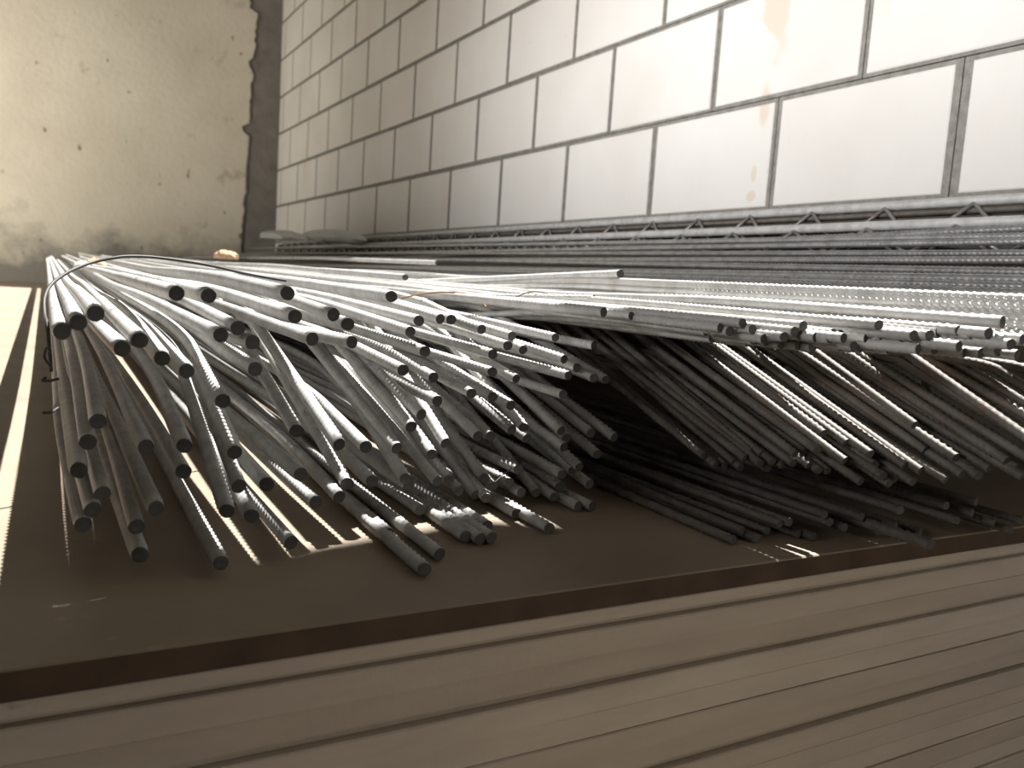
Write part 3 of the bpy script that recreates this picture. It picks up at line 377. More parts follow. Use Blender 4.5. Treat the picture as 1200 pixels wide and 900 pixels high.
('T',0.0046,[-0.0089,1.0,0.0064],[[0.5625,0.545,-0.0233],[0.5589,0.945,-0.0207],[0.5625,1.445,-0.0414],[0.5625,5.6515,0.0027]],'thin bar, thirteenth end from left in upper row of sunlit right top layer'),
('T',0.0046,[0.0128,1.0,-0.001],[[0.5705,0.528,-0.021],[0.5756,0.928,-0.0214],[0.5799,1.428,-0.0096],[0.5799,5.7907,0.0362]],'thin bar, fourteenth end from left in upper row of sunlit right top layer'),
('T',0.0046,[0.0135,1.0,0.0026],[[0.5808,0.5042,-0.0211],[0.5862,0.9042,-0.02],[0.5881,1.4042,-0.0197],[0.5881,5.6853,0.0253]],'thin bar, seventeenth end from left in upper row of sunlit right top layer'),
('T',0.0046,[-0.0052,1.0,0.0027],[[0.5874,0.4873,-0.0217],[0.5853,0.8873,-0.0207],[0.5884,1.3873,-0.0289],[0.5884,5.7227,0.0166]],'thin bar, eleventh end from left in middle row of sunlit right top layer'),
('T',0.0046,[-0.0021,1.0,0.004],[[0.5967,0.4689,-0.0228],[0.5958,0.8689,-0.0212],[0.5945,1.3689,-0.0365],[0.5945,5.798,0.01]],'thin bar, thirteenth end from left in middle row of sunlit right top layer'),
('T',0.0046,[0.006,1.0,0.0064],[[0.6039,0.458,-0.0231],[0.6063,0.858,-0.0206],[0.6008,1.358,-0.0442],[0.6008,5.7728,0.0022]],'thin bar, fourteenth end from left in middle row of sunlit right top layer'),
('T',0.0046,[0.0096,1.0,0.0004],[[0.5387,0.589,-0.035],[0.5435,1.089,-0.0348],[0.5478,1.589,-0.0593],[0.5478,5.7707,-0.0154]],'thin bar, first end from left in middle row of sunlit right top layer'),
('T',0.0046,[0.0005,1.0,-0.0019],[[0.5482,0.5737,-0.0333],[0.5485,1.0737,-0.0342],[0.5576,1.5737,-0.0591],[0.5576,5.666,-0.0161]],'thin bar, second end from left in middle row of sunlit right top layer'),
('T',0.0046,[0.0082,1.0,0.0032],[[0.5555,0.5614,-0.0358],[0.5595,1.0614,-0.0342],[0.5631,1.5614,-0.0515],[0.5631,5.7056,-0.008]],'thin bar, first end from left in lower row of sunlit right top layer'),
('T',0.0046,[0.004,1.0,0.001],[[0.5636,0.5468,-0.0336],[0.5656,1.0468,-0.033],[0.5718,1.5468,-0.0444],[0.5718,5.6526,-0.0013]],'thin bar, third end from left in lower row of sunlit right top layer'),
('T',0.0046,[-0.0097,1.0,0.0035],[[0.5697,0.5353,-0.0351],[0.5649,1.0353,-0.0334],[0.5675,1.5353,-0.0606],[0.5675,5.6883,-0.017]],'thin bar, fourth end from left in lower row of sunlit right top layer'),
('T',0.0046,[0.0126,1.0,0.0004],[[0.5767,0.5213,-0.0347],[0.583,1.0213,-0.0344],[0.5854,1.5213,-0.0378],[0.5854,5.6655,0.0057]],'thin bar, fifth end from left in lower row of sunlit right top layer'),
('T',0.0046,[0.0078,1.0,0.0026],[[0.5818,0.5106,-0.0348],[0.5857,1.0106,-0.0335],[0.5871,1.5106,-0.0479],[0.5871,5.6852,-0.0041]],'thin bar, sixth end from left in lower row of sunlit right top layer'),
('T',0.0046,[0.0089,1.0,-0.0016],[[0.5913,0.4892,-0.0322],[0.5958,0.9892,-0.033],[0.5978,1.4892,-0.0529],[0.5978,5.7487,-0.0082]],'thin bar, seventh end from left in lower row of sunlit right top layer'),
('T',0.0046,[-0.0196,1.0,0.0001],[[0.5983,0.475,-0.032],[0.5885,0.975,-0.0319],[0.583,1.475,-0.0569],[0.583,5.7042,-0.0125]],'thin bar, ninth end from left in lower row of sunlit right top layer'),
('T',0.0046,[-0.0107,1.0,0.0037],[[0.6106,0.4563,-0.0313],[0.6052,0.9563,-0.0295],[0.6082,1.4563,-0.0537],[0.6082,5.7001,-0.0091]],'thin bar, tenth end from left in lower row of sunlit right top layer'),
('T',0.0046,[0.0064,1.0,0.0014],[[0.6187,0.4434,-0.0292],[0.6219,0.9434,-0.0285],[0.6211,1.4434,-0.0416],[0.6211,5.72,0.0033]],'thin bar, twelfth end from left in lower row of sunlit right top layer'),
('T',0.0046,[0.02,1.0,0.0019],[[0.6279,0.4277,-0.0283],[0.6379,0.9277,-0.0274],[0.6401,1.4277,-0.0298],[0.6401,5.6948,0.015]],'thin bar, fourteenth end from left in lower row of sunlit right top layer'),
('T',0.0046,[0.0192,1.0,-0.0019],[[0.6382,0.4089,-0.0286],[0.6478,0.9089,-0.0295],[0.6495,1.4089,-0.0364],[0.6495,5.7077,0.0087]],'thin bar, seventeenth end from left in lower row of sunlit right top layer'),
('T',0.0046,[-0.0097,1.0,0.0004],[[0.6437,0.3984,-0.0277],[0.6388,0.8984,-0.0275],[0.6389,1.3984,-0.0404],[0.6389,5.7924,0.0058]],'thin bar, eighteenth end from left in lower row of sunlit right top layer'),
('T',0.0046,[-0.005,1.0,-0.0014],[[0.6488,0.3883,-0.0248],[0.6463,0.8883,-0.0255],[0.6471,1.3883,-0.0225],[0.6471,5.7624,0.0234]],'thin bar, nineteenth end from left in lower row of sunlit right top layer'),
('T',0.0046,[0.002,1.0,0.001],[[0.6543,0.3766,-0.0268],[0.6553,0.8766,-0.0263],[0.6508,1.3766,-0.0458],[0.6508,5.6549,-0.0009]],'thin bar, twenty-first end from left in lower row of sunlit right top layer'),
('M',0.0046,[0.0243,1.0,0.4404],[[0.6884,0.4792,-0.1002],[0.6914,0.6004,-0.0468],[0.6928,1.2004,-0.041],[0.6928,5.6286,0.0055]],'thin dark bar, tenth end from left in upper row of sagging middle layer'),
('M',0.0046,[0.024,1.0,0.3861],[[0.6389,0.5371,-0.1173],[0.6432,0.7178,-0.0476],[0.6447,1.3178,-0.041],[0.6447,5.7432,0.0055]],'thin dark bar, seventh end from left in upper row of sagging middle layer'),
('M',0.0046,[0.0159,1.0,0.3973],[[0.7528,0.3829,-0.0972],[0.7548,0.5121,-0.0458],[0.7558,1.1121,-0.041],[0.7558,5.7246,0.0074]],'sagging dark bar leaving the photo at right, first from above'),
('M',0.0046,[0.023,1.0,0.3806],[[0.6576,0.5254,-0.1246],[0.6625,0.739,-0.0434],[0.6639,1.339,-0.041],[0.6639,5.6082,0.0038]],'thin dark bar, eighth end from left in upper row of sagging middle layer'),
('M',0.0046,[0.0179,1.0,0.4095],[[0.7304,0.3943,-0.1023],[0.7329,0.5304,-0.0466],[0.7339,1.1304,-0.041],[0.7339,5.6952,0.0069]],'sagging dark bar leaving the photo at right, second from above'),
('M',0.0046,[0.0191,1.0,0.4661],[[0.7524,0.344,-0.0946],[0.7544,0.4475,-0.0464],[0.7555,1.0475,-0.051],[0.7555,5.7075,-0.0021]],'sagging dark bar leaving the photo at right, third from above'),
('M',0.0046,[0.0228,1.0,0.3476],[[0.6332,0.5739,-0.1392],[0.6395,0.8505,-0.0431],[0.6409,1.4505,-0.051],[0.6409,5.7132,-0.0062]],'thin dark bar, third end from left in upper row of sagging middle layer'),
('M',0.0046,[0.0208,1.0,0.3406],[[0.6346,0.5383,-0.1335],[0.6399,0.7906,-0.0475],[0.6411,1.3906,-0.061],[0.6411,5.6915,-0.0158]],'thin dark bar, sixth end from left in upper row of sagging middle layer'),
('M',0.0046,[0.0218,1.0,0.4008],[[0.6995,0.4729,-0.1229],[0.7038,0.6715,-0.0433],[0.7051,1.2715,-0.041],[0.7051,5.6017,0.0045]],'thin dark bar, eleventh end from left in upper row of sagging middle layer'),
('M',0.0046,[0.0206,1.0,0.3321],[[0.6463,0.5635,-0.141],[0.6521,0.8422,-0.0484],[0.6533,1.4422,-0.046],[0.6533,5.6856,-0.0014]],'thin dark bar, fifth end from left in upper row of sagging middle layer'),
('M',0.0046,[0.0285,1.0,0.3783],[[0.6107,0.5983,-0.1467],[0.6184,0.8686,-0.0445],[0.6201,1.4686,-0.041],[0.6201,5.6715,0.0031]],'thin dark bar, first end from left in upper row of sagging middle layer'),
('M',0.0046,[0.0194,1.0,0.4513],[[0.7604,0.3657,-0.1049],[0.763,0.4967,-0.0458],[0.7642,1.0967,-0.046],[0.7642,5.6032,0.0013]],'sagging dark bar leaving the photo at right, fifth from above'),
('M',0.0046,[0.0188,1.0,0.4707],[[0.7725,0.3332,-0.0987],[0.7747,0.4501,-0.0437],[0.7758,1.0501,-0.041],[0.7758,5.6564,0.0074]],'sagging dark bar leaving the photo at right, sixth from above'),
('M',0.0046,[0.0227,1.0,0.3331],[[0.6158,0.5885,-0.1466],[0.6229,0.8986,-0.0433],[0.6243,1.4986,-0.051],[0.6243,5.6708,-0.0072]],'thin dark bar, second end from left in upper row of sagging middle layer'),
('M',0.0046,[0.0233,1.0,0.3535],[[0.6252,0.5557,-0.1402],[0.6313,0.8193,-0.047],[0.6327,1.4193,-0.041],[0.6327,5.6817,0.0038]],'thin dark bar, fourth end from left in upper row of sagging middle layer'),
('M',0.0046,[0.0219,1.0,0.3732],[[0.6624,0.502,-0.1306],[0.6673,0.7299,-0.0455],[0.6687,1.3299,-0.051],[0.6687,5.6333,-0.0058]],'thin dark bar, ninth end from left in upper row of sagging middle layer'),
('M',0.0046,[0.0216,1.0,0.4292],[[0.7178,0.4216,-0.1162],[0.7212,0.5788,-0.0487],[0.7225,1.1788,-0.041],[0.7225,5.6399,0.0058]],'thin dark bar, twelfth end from left in upper row of sagging middle layer'),
('M',0.0046,[0.0235,1.0,0.3133],[[0.58,0.6315,-0.1558],[0.5881,0.9744,-0.0484],[0.5895,1.5744,-0.041],[0.5895,5.6324,0.0016]],'thin dark bar, first end from left in second row of sagging middle layer'),
('M',0.0046,[0.0213,1.0,0.3507],[[0.6546,0.5338,-0.1385],[0.6604,0.8016,-0.0446],[0.6616,1.4016,-0.0585],[0.6616,5.6472,-0.0139]],'thin dark bar, tenth end from left in second row of sagging middle layer'),
('M',0.0046,[0.0255,1.0,0.3527],[[0.6139,0.5963,-0.1507],[0.6214,0.891,-0.0468],[0.6229,1.491,-0.061],[0.6229,5.637,-0.0175]],'thin dark bar, sixth end from left in second row of sagging middle layer'),
('M',0.0046,[0.0162,1.0,0.385],[[0.7315,0.3767,-0.1096],[0.7341,0.5346,-0.0489],[0.7351,1.1346,-0.051],[0.7351,5.6126,-0.004]],'sagging dark bar leaving the photo at right, seventh from above'),
('M',0.0046,[0.0155,1.0,0.427],[[0.7809,0.3172,-0.0992],[0.783,0.4481,-0.0434],[0.7839,1.0481,-0.046],[0.7839,5.7094,0.0029]],'sagging dark bar leaving the photo at right, eighth from above'),
('M',0.0046,[0.0201,1.0,0.39],[[0.7009,0.4448,-0.1234],[0.705,0.6494,-0.0436],[0.7062,1.2494,-0.051],[0.7062,5.6688,-0.0046]],'thin dark bar, twelfth end from left in second row of sagging middle layer'),
('M',0.0046,[0.0223,1.0,0.3189],[[0.5996,0.5945,-0.1514],[0.6069,0.9218,-0.0471],[0.6082,1.5218,-0.041],[0.6082,5.6674,0.0025]],'thin dark bar, fifth end from left in second row of sagging middle layer'),
('M',0.0046,[0.0249,1.0,0.3275],[[0.5926,0.6306,-0.1597],[0.6013,0.9781,-0.0459],[0.6028,1.5781,-0.0485],[0.6028,5.7184,-0.005]],'thin dark bar, second end from left in second row of sagging middle layer'),
('M',0.0046,[0.0195,1.0,0.4035],[[0.7176,0.4098,-0.1197],[0.721,0.5874,-0.048],[0.7222,1.1874,-0.051],[0.7222,5.7388,-0.0032]],'thin dark bar, thirteenth end from left in second row of sagging middle layer'),
('M',0.0046,[0.0239,1.0,0.3776],[[0.6481,0.5175,-0.1397],[0.654,0.7636,-0.0467],[0.6554,1.3636,-0.066],[0.6554,5.6347,-0.0212]],'thin dark bar, eleventh end from left in second row of sagging middle layer'),
('M',0.0046,[0.017,1.0,0.3823],[[0.7232,0.392,-0.1161],[0.7264,0.5792,-0.0445],[0.7274,1.1792,-0.061],[0.7274,5.6285,-0.0143]],'sagging dark bar leaving the photo at right, ninth from above'),
('M',0.0046,[0.0252,1.0,0.3556],[[0.6188,0.5772,-0.152],[0.6261,0.867,-0.0489],[0.6276,1.467,-0.071],[0.6276,5.7012,-0.0265]],'thin dark bar, eighth end from left in second row of sagging middle layer'),
('M',0.0046,[0.0269,1.0,0.3515],[[0.6029,0.611,-0.1592],[0.6113,0.9259,-0.0485],[0.6129,1.5259,-0.051],[0.6129,5.6859,-0.0073]],'thin dark bar, fourth end from left in second row of sagging middle layer'),
('M',0.0046,[0.0207,1.0,0.3224],[[0.6285,0.5599,-0.1502],[0.6351,0.8762,-0.0483],[0.6363,1.4762,-0.076],[0.6363,5.7382,-0.0312]],'thin dark bar, ninth end from left in second row of sagging middle layer'),
('M',0.0046,[0.0249,1.0,0.3461],[[0.6072,0.5815,-0.1541],[0.6149,0.8942,-0.0459],[0.6164,1.4942,-0.0685],[0.6164,5.6472,-0.0249]],'thin dark bar, seventh end from left in second row of sagging middle layer'),
('M',0.0046,[0.0274,1.0,0.3451],[[0.5875,0.6211,-0.1635],[0.5971,0.969,-0.0435],[0.5987,1.569,-0.0585],[0.5987,5.718,-0.0149]],'thin dark bar, third end from left in second row of sagging middle layer'),
('M',0.0046,[0.0224,1.0,0.3082],[[0.5994,0.6206,-0.164],[0.608,1.0073,-0.0448],[0.6094,1.6073,-0.061],[0.6094,5.6413,-0.0186]],'thin dark bar, first end from left in third row of sagging middle layer'),
('M',0.0046,[0.0222,1.0,0.3311],[[0.6297,0.5743,-0.1553],[0.6372,0.9108,-0.0439],[0.6385,1.5108,-0.086],[0.6385,5.6963,-0.0421]],'thin dark bar, fourth end from left in third row of sagging middle layer'),
('M',0.0046,[0.0184,1.0,0.3614],[[0.7041,0.4531,-0.1322],[0.7086,0.6981,-0.0437],[0.7097,1.2981,-0.061],[0.7097,5.6436,-0.0154]],'thin dark bar, ninth end from left in third row of sagging middle layer'),
('M',0.0046,[0.0238,1.0,0.3881],[[0.67,0.5019,-0.1413],[0.6757,0.7407,-0.0486],[0.6771,1.3407,-0.041],[0.6771,5.613,0.0039]],'thin dark bar, sixth end from left in third row of sagging middle layer'),
('M',0.0046,[0.025,1.0,0.3686],[[0.6376,0.5489,-0.1501],[0.6448,0.8345,-0.0448],[0.6463,1.4345,-0.071],[0.6463,5.7024,-0.0262]],'thin dark bar, fifth end from left in third row of sagging middle layer'),
('M',0.0046,[0.0233,1.0,0.3968],[[0.6783,0.4775,-0.1364],[0.6834,0.6992,-0.0484],[0.6848,1.2992,-0.046],[0.6848,5.7128,0.0003]],'thin dark bar, seventh end from left in third row of sagging middle layer'),
('M',0.0046,[0.017,1.0,0.3995],[[0.742,0.3649,-0.1147],[0.7449,0.539,-0.0452],[0.7459,1.139,-0.041],[0.7459,5.6907,0.0068]],'sagging dark bar leaving the photo at right, tenth from above'),
('M',0.0046,[0.0162,1.0,0.4121],[[0.7577,0.3348,-0.1089],[0.7601,0.4864,-0.0464],[0.7611,1.0864,-0.0585],[0.7611,5.6304,-0.0108]],'sagging dark bar leaving the photo at right, eleventh from above'),
('M',0.0046,[0.0272,1.0,0.3535],[[0.6056,0.6049,-0.1634],[0.6146,0.936,-0.0464],[0.6162,1.536,-0.0785],[0.6162,5.7235,-0.0345]],'thin dark bar, second end from left in third row of sagging middle layer'),
('M',0.0046,[0.0213,1.0,0.4032],[[0.7128,0.4395,-0.132],[0.7174,0.656,-0.0447],[0.7187,1.256,-0.066],[0.7187,5.7467,-0.0188]],'thin dark bar, tenth end from left in third row of sagging middle layer'),
('M',0.0046,[0.0178,1.0,0.381],[[0.7241,0.4056,-0.125],[0.7277,0.6119,-0.0464],[0.7288,1.2119,-0.071],[0.7288,5.605,-0.0249]],'thin dark bar, twelfth end from left in third row of sagging middle layer'),
('M',0.0046,[0.0262,1.0,0.3575],[[0.6213,0.5852,-0.1607],[0.6299,0.9133,-0.0434],[0.6314,1.5133,-0.0935],[0.6314,5.668,-0.0499]],'thin dark bar, third end from left in third row of sagging middle layer'),
('M',0.0046,[0.0157,1.0,0.339],[[0.721,0.4264,-0.1302],[0.725,0.6822,-0.0435],[0.7259,1.2822,-0.081],[0.7259,5.6394,-0.0352]],'thin dark bar, eleventh end from left in third row of sagging middle layer'),
('M',0.0046,[0.0169,1.0,0.3332],[[0.702,0.4641,-0.1385],[0.7067,0.7393,-0.0468],[0.7077,1.3393,-0.071],[0.7077,5.7284,-0.0249]],'thin dark bar, eighth end from left in third row of sagging middle layer'),
('M',0.0046,[0.0184,1.0,0.4016],[[0.7397,0.3896,-0.1237],[0.7433,0.5869,-0.0445],[0.7444,1.1869,-0.051],[0.7444,5.7169,-0.0034]],'sagging dark bar leaving the photo at right, twelfth from above'),
('M',0.0046,[0.0181,1.0,0.425],[[0.7594,0.3533,-0.1166],[0.7624,0.5156,-0.0476],[0.7635,1.1156,-0.0685],[0.7635,5.6908,-0.0205]],'sagging dark bar leaving the photo at right, thirteenth from above'),
('M',0.0046,[0.0212,1.0,0.5],[[0.7702,0.3022,-0.1057],[0.7727,0.4195,-0.047],[0.774,1.0195,-0.051],[0.774,5.676,-0.0021]],'sagging dark bar leaving the photo at right, fourteenth from above'),
('M',0.0046,[0.0239,1.0,0.3596],[[0.6441,0.5423,-0.1543],[0.6512,0.84,-0.0472],[0.6526,1.44,-0.056],[0.6526,5.6128,-0.0122]],'thin dark bar, first end from left in lowest row of sagging middle layer'),
('M',0.0046,[0.022,1.0,0.3872],[[0.6852,0.466,-0.1393],[0.6904,0.7043,-0.047],[0.6918,1.3043,-0.0535],[0.6918,5.622,-0.0082]],'thin dark bar, ninth end from left in lowest row of sagging middle layer'),
('M',0.0046,[0.0243,1.0,0.3679],[[0.6538,0.54,-0.1547],[0.6608,0.8292,-0.0483],[0.6623,1.4292,-0.0735],[0.6623,5.6063,-0.0296]],'thin dark bar, second end from left in lowest row of sagging middle layer'),
('M',0.0046,[0.0183,1.0,0.4537],[[0.7707,0.3211,-0.1113],[0.7732,0.4623,-0.0473],[0.7743,1.0623,-0.061],[0.7743,5.6297,-0.013]],'sagging dark bar leaving the photo at right, fifteenth from above'),
('M',0.0046,[0.0182,1.0,0.3589],[[0.7024,0.4376,-0.1372],[0.7071,0.6976,-0.0439],[0.7082,1.2976,-0.081],[0.7082,5.6388,-0.0354]],'thin dark bar, eleventh end from left in lowest row of sagging middle layer'),
('M',0.0046,[0.0202,1.0,0.3346],[[0.6691,0.5229,-0.1558],[0.6758,0.8569,-0.044],[0.677,1.4569,-0.056],[0.677,5.7193,-0.0112]],'thin dark bar, third end from left in lowest row of sagging middle layer'),
('M',0.0046,[0.017,1.0,0.3486],[[0.7085,0.4268,-0.1365],[0.7128,0.6784,-0.0488],[0.7138,1.2784,-0.0885],[0.7138,5.7411,-0.0416]],'thin dark bar, twelfth end from left in lowest row of sagging middle layer'),
('M',0.0046,[0.0149,1.0,0.336],[[0.7209,0.3973,-0.1304],[0.7246,0.6457,-0.0469],[0.7255,1.2457,-0.091],[0.7255,5.6336,-0.0449]],'thin dark bar, thirteenth end from left in lowest row of sagging middle layer'),
('M',0.0046,[0.0176,1.0,0.3174],[[0.6643,0.4875,-0.1482],[0.67,0.8102,-0.0458],[0.6711,1.4102,-0.0635],[0.6711,5.6624,-0.0189]],'thin dark bar, fifth end from left in lowest row of sagging middle layer'),
('M',0.0046,[0.0171,1.0,0.3153],[[0.685,0.4887,-0.152],[0.6909,0.8323,-0.0437],[0.6919,1.4323,-0.0635],[0.6919,5.7223,-0.0185]],'thin dark bar, seventh end from left in lowest row of sagging middle layer'),
('M',0.0046,[0.0173,1.0,0.3372],[[0.691,0.4446,-0.1427],[0.696,0.7276,-0.0473],[0.697,1.3276,-0.0735],[0.697,5.6608,-0.028]],'thin dark bar, tenth end from left in lowest row of sagging middle layer'),
('M',0.0046,[0.0186,1.0,0.3168],[[0.6558,0.5036,-0.1566],[0.6624,0.8568,-0.0447],[0.6635,1.4568,-0.0835],[0.6635,5.7241,-0.0387]],'thin dark bar, fourth end from left in lowest row of sagging middle layer'),
('M',0.0046,[0.0185,1.0,0.3359],[[0.6887,0.4743,-0.152],[0.6945,0.7889,-0.0463],[0.6956,1.3889,-0.0835],[0.6956,5.6274,-0.039]],'thin dark bar, eighth end from left in lowest row of sagging middle layer'),
('M',0.0046,[0.0185,1.0,0.3264],[[0.6725,0.4866,-0.1553],[0.6786,0.8144,-0.0483],[0.6797,1.4144,-0.0685],[0.6797,5.6129,-0.0244]],'thin dark bar, sixth end from left in lowest row of sagging middle layer'),
('M',0.0052,[0.0231,1.0,0.4768],[[0.7275,0.3852,-0.1062],[0.7307,0.524,-0.04],[0.7321,0.924,-0.0985],[0.7321,5.6987,-0.0484]],'bright straight bar slanting down to the right edge under the sunlit top layer'),
('B',0.0058,[-0.0017,1.0,0.0105],[[0.6922,0.452,-0.2038],[0.6913,0.952,-0.1985],[0.6911,1.352,-0.1924],[0.6911,5.5564,-0.1483]],'dark bar end poking out over the pale board edges under the right bundle'),
('B',0.0046,[-0.0062,1.0,0.0105],[[0.5469,0.5459,-0.2149],[0.5438,1.0459,-0.2097],[0.5429,1.4459,-0.1936],[0.5429,5.6668,-0.1493]],'thin dark bar on brown board, second end from left in lower row at right'),
('B',0.0046,[-0.0365,1.0,0.0105],[[0.5726,0.5441,-0.2149],[0.5544,1.0441,-0.2097],[0.5524,1.4441,-0.1936],[0.5524,5.5579,-0.1505]],'thin dark bar on brown board, fourth end from left in lower row at right'),
('B',0.0046,[0.0161,1.0,0.0105],[[0.5472,0.5578,-0.2148],[0.5553,1.0578,-0.2095],[0.5618,1.4578,-0.1936],[0.5618,5.6423,-0.1497]],'thin dark bar on brown board, first end from left in lower row at right'),
('B',0.0046,[-0.0031,1.0,0.0105],[[0.6341,0.5314,-0.2151],[0.6325,1.0314,-0.2098],[0.6321,1.4314,-0.1936],[0.6321,5.6226,-0.1496]],'thin dark bar on brown board, seventh end from left in lower row at right'),
('B',0.0046,[-0.0208,1.0,0.0105],[[0.6249,0.5412,-0.215],[0.6145,1.0412,-0.2097],[0.6116,1.4412,-0.1936],[0.6116,5.5515,-0.1505]],'thin dark bar on brown board, sixth end from left in lower row at right'),
('B',0.0046,[0.006,1.0,0.0105],[[0.7605,0.5092,-0.2153],[0.7636,1.0092,-0.2101],[0.7644,1.4092,-0.1936],[0.7644,5.6644,-0.149]],'thin dark bar on brown board, eleventh end from left in lower row at right'),
('B',0.0046,[-0.0392,1.0,0.0105],[[0.6023,0.5594,-0.2148],[0.5827,1.0594,-0.2095],[0.5772,1.4594,-0.1936],[0.5772,5.6291,-0.1499]],'thin dark bar on brown board, fifth end from left in lower row at right'),
('B',0.0046,[-0.014,1.0,0.0105],[[0.7025,0.5132,-0.2099],[0.6955,1.0132,-0.2047],[0.7017,1.4133,-0.1936],[0.7017,5.5805,-0.1499]],'thin dark bar on brown board, ninth end from left in lower row at right'),
('B',0.0046,[0.0099,1.0,0.0105],[[0.5652,0.5547,-0.2101],[0.5701,1.0547,-0.2048],[0.5691,1.4547,-0.1873],[0.5691,5.6091,-0.1437]],'thin dark bar on brown board, third end from left in lower row at right'),
('B',0.0046,[-0.029,1.0,0.0105],[[0.8612,0.4784,-0.2124],[0.8467,0.9784,-0.2072],[0.8427,1.3784,-0.1936],[0.8427,5.6765,-0.1485]],'thin dark bar on brown board, thirteenth end from left in lower row at right'),
('B',0.0046,[-0.0175,1.0,0.0105],[[0.665,0.5227,-0.2061],[0.6563,1.0227,-0.2008],[0.6538,1.4227,-0.1936],[0.6538,5.6611,-0.1491]],'thin dark bar on brown board, eighth end from left in lower row at right'),
('B',0.0046,[0.0208,1.0,0.0105],[[0.7209,0.5088,-0.2059],[0.7314,1.0088,-0.2007],[0.7343,1.4087,-0.1936],[0.7343,5.6226,-0.1494]],'thin dark bar on brown board, tenth end from left in lower row at right'),
('B',0.0046,[0.0046,1.0,0.0105],[[0.6006,0.5428,-0.2031],[0.6029,1.0428,-0.1979],[0.6023,1.4428,-0.1936],[0.6023,5.551,-0.1505]],'thin dark bar on brown board, first end from left in upper row at right'),
('B',0.0046,[-0.0213,1.0,0.0105],[[0.6492,0.5273,-0.2011],[0.6385,1.0273,-0.1958],[0.6369,1.4273,-0.1855],[0.6369,5.6198,-0.1415]],'thin dark bar on brown board, fourth end from left in upper row at right'),
('B',0.0046,[-0.0295,1.0,0.0105],[[0.6091,0.54,-0.2014],[0.5944,1.04,-0.1961],[0.5902,1.44,-0.1936],[0.5902,5.5844,-0.1501]],'thin dark bar on brown board, second end from left in upper row at right'),
('B',0.0046,[-0.0399,1.0,0.0105],[[0.8377,0.4829,-0.2039],[0.8177,0.9829,-0.1987],[0.8121,1.3829,-0.1936],[0.8121,5.5768,-0.1496]],'thin dark bar on brown board, eleventh end from left in upper row at right'),
('B',0.0046,[0.0192,1.0,0.0105],[[0.7918,0.4925,-0.2012],[0.8014,0.9926,-0.1959],[0.8028,1.3925,-0.1931],[0.8028,5.5767,-0.1492]],'thin dark bar on brown board, eighth end from left in upper row at right'),
('B',0.0046,[-0.0342,1.0,0.0105],[[0.8736,0.4754,-0.203],[0.8565,0.9754,-0.1977],[0.8521,1.3754,-0.1936],[0.8521,5.6595,-0.1487]],'thin dark bar on brown board, twelfth end from left in upper row at right'),
('B',0.0046,[0.0102,1.0,0.0105],[[0.6813,0.5178,-0.196],[0.6864,1.0177,-0.1907],[0.6868,1.4177,-0.1829],[0.6868,5.6854,-0.138]],'thin dark bar on brown board, fifth end from left in upper row at right'),
('B',0.0046,[-0.0064,1.0,0.0105],[[0.6424,0.5291,-0.1936],[0.6392,1.0291,-0.1883],[0.6385,1.4291,-0.1763],[0.6385,5.6297,-0.1322]],'thin dark bar on brown board, third end from left in upper row at right'),
('B',0.0046,[0.0269,1.0,0.0105],[[0.8079,0.4887,-0.1935],[0.8213,0.9887,-0.1883],[0.8251,1.3887,-0.1868],[0.8251,5.612,-0.1424]],'thin dark bar on brown board, ninth end from left in upper row at right'),
('B',0.0046,[0.02,1.0,0.0105],[[0.7229,0.5076,-0.1897],[0.7329,1.0076,-0.1844],[0.7357,1.4076,-0.1829],[0.7357,5.6545,-0.1383]],'thin dark bar on brown board, sixth end from left in upper row at right'),
('B',0.0046,[0.0153,1.0,0.0105],[[0.7754,0.4955,-0.1857],[0.7831,0.9955,-0.1805],[0.7852,1.3955,-0.179],[0.7852,5.6375,-0.1345]],'thin dark bar on brown board, seventh end from left in upper row at right'),
('B',0.0046,[0.0242,1.0,0.0105],[[0.8104,0.4877,-0.1821],[0.8225,0.9877,-0.1768],[0.8259,1.3877,-0.1754],[0.8259,5.6864,-0.1302]],'thin dark bar on brown board, tenth end from left in upper row at right'),
('H',0.00649,[-0.0,1.0,-0.018],[[1.2552,0.517,0.1374],[1.2552,1.517,0.1194],[1.2552,3.517,0.0834],[1.2552,5.7,0.0441]],'long grey bar in shaded heap along the block wall, first out from wall'),
('H',0.00595,[-0.0082,1.0,0.0045],[[1.2138,0.4902,0.1171],[1.2056,1.4902,0.1215],[1.1892,3.4902,0.1305],[1.1706,5.75,0.1407]],'long grey bar in shaded heap along the block wall, second out from wall'),
('H',0.00556,[-0.0045,1.0,-0.0023],[[1.1842,0.4724,0.1087],[1.1797,1.4724,0.1064],[1.1706,3.4724,0.1018],[1.1605,5.7,0.0966]],'long grey bar in shaded heap along the block wall, third out from wall'),
('H',0.00555,[-0.0008,1.0,0.0034],[[1.1162,0.431,0.0859],[1.1154,1.431,0.0893],[1.1138,3.431,0.0962],[1.112,5.75,0.1041]],'long grey bar in shaded heap along the block wall, fourth out from wall'),
('H',0.00565,[0.0045,1.0,-0.002],[[1.0766,0.4075,0.0756],[1.0811,1.4075,0.0735],[1.0901,3.4075,0.0694],[1.1004,5.7,0.0647]],'long grey bar in shaded heap along the block wall, fifth out from wall'),
('H',0.00571,[-0.0009,1.0,0.0057],[[1.0106,0.3665,0.0552],[1.0097,1.3665,0.0609],[1.0078,3.3665,0.0723],[1.0057,5.75,0.0859]],'long grey bar in shaded heap along the block wall, sixth out from wall'),
('H',0.00649,[0.0037,1.0,-0.0029],[[0.9664,0.3403,0.0461],[0.9701,1.3403,0.0432],[0.9775,3.3403,0.0374],[0.9862,5.7,0.0306]],'long grey bar in shaded heap along the block wall, seventh out from wall'),
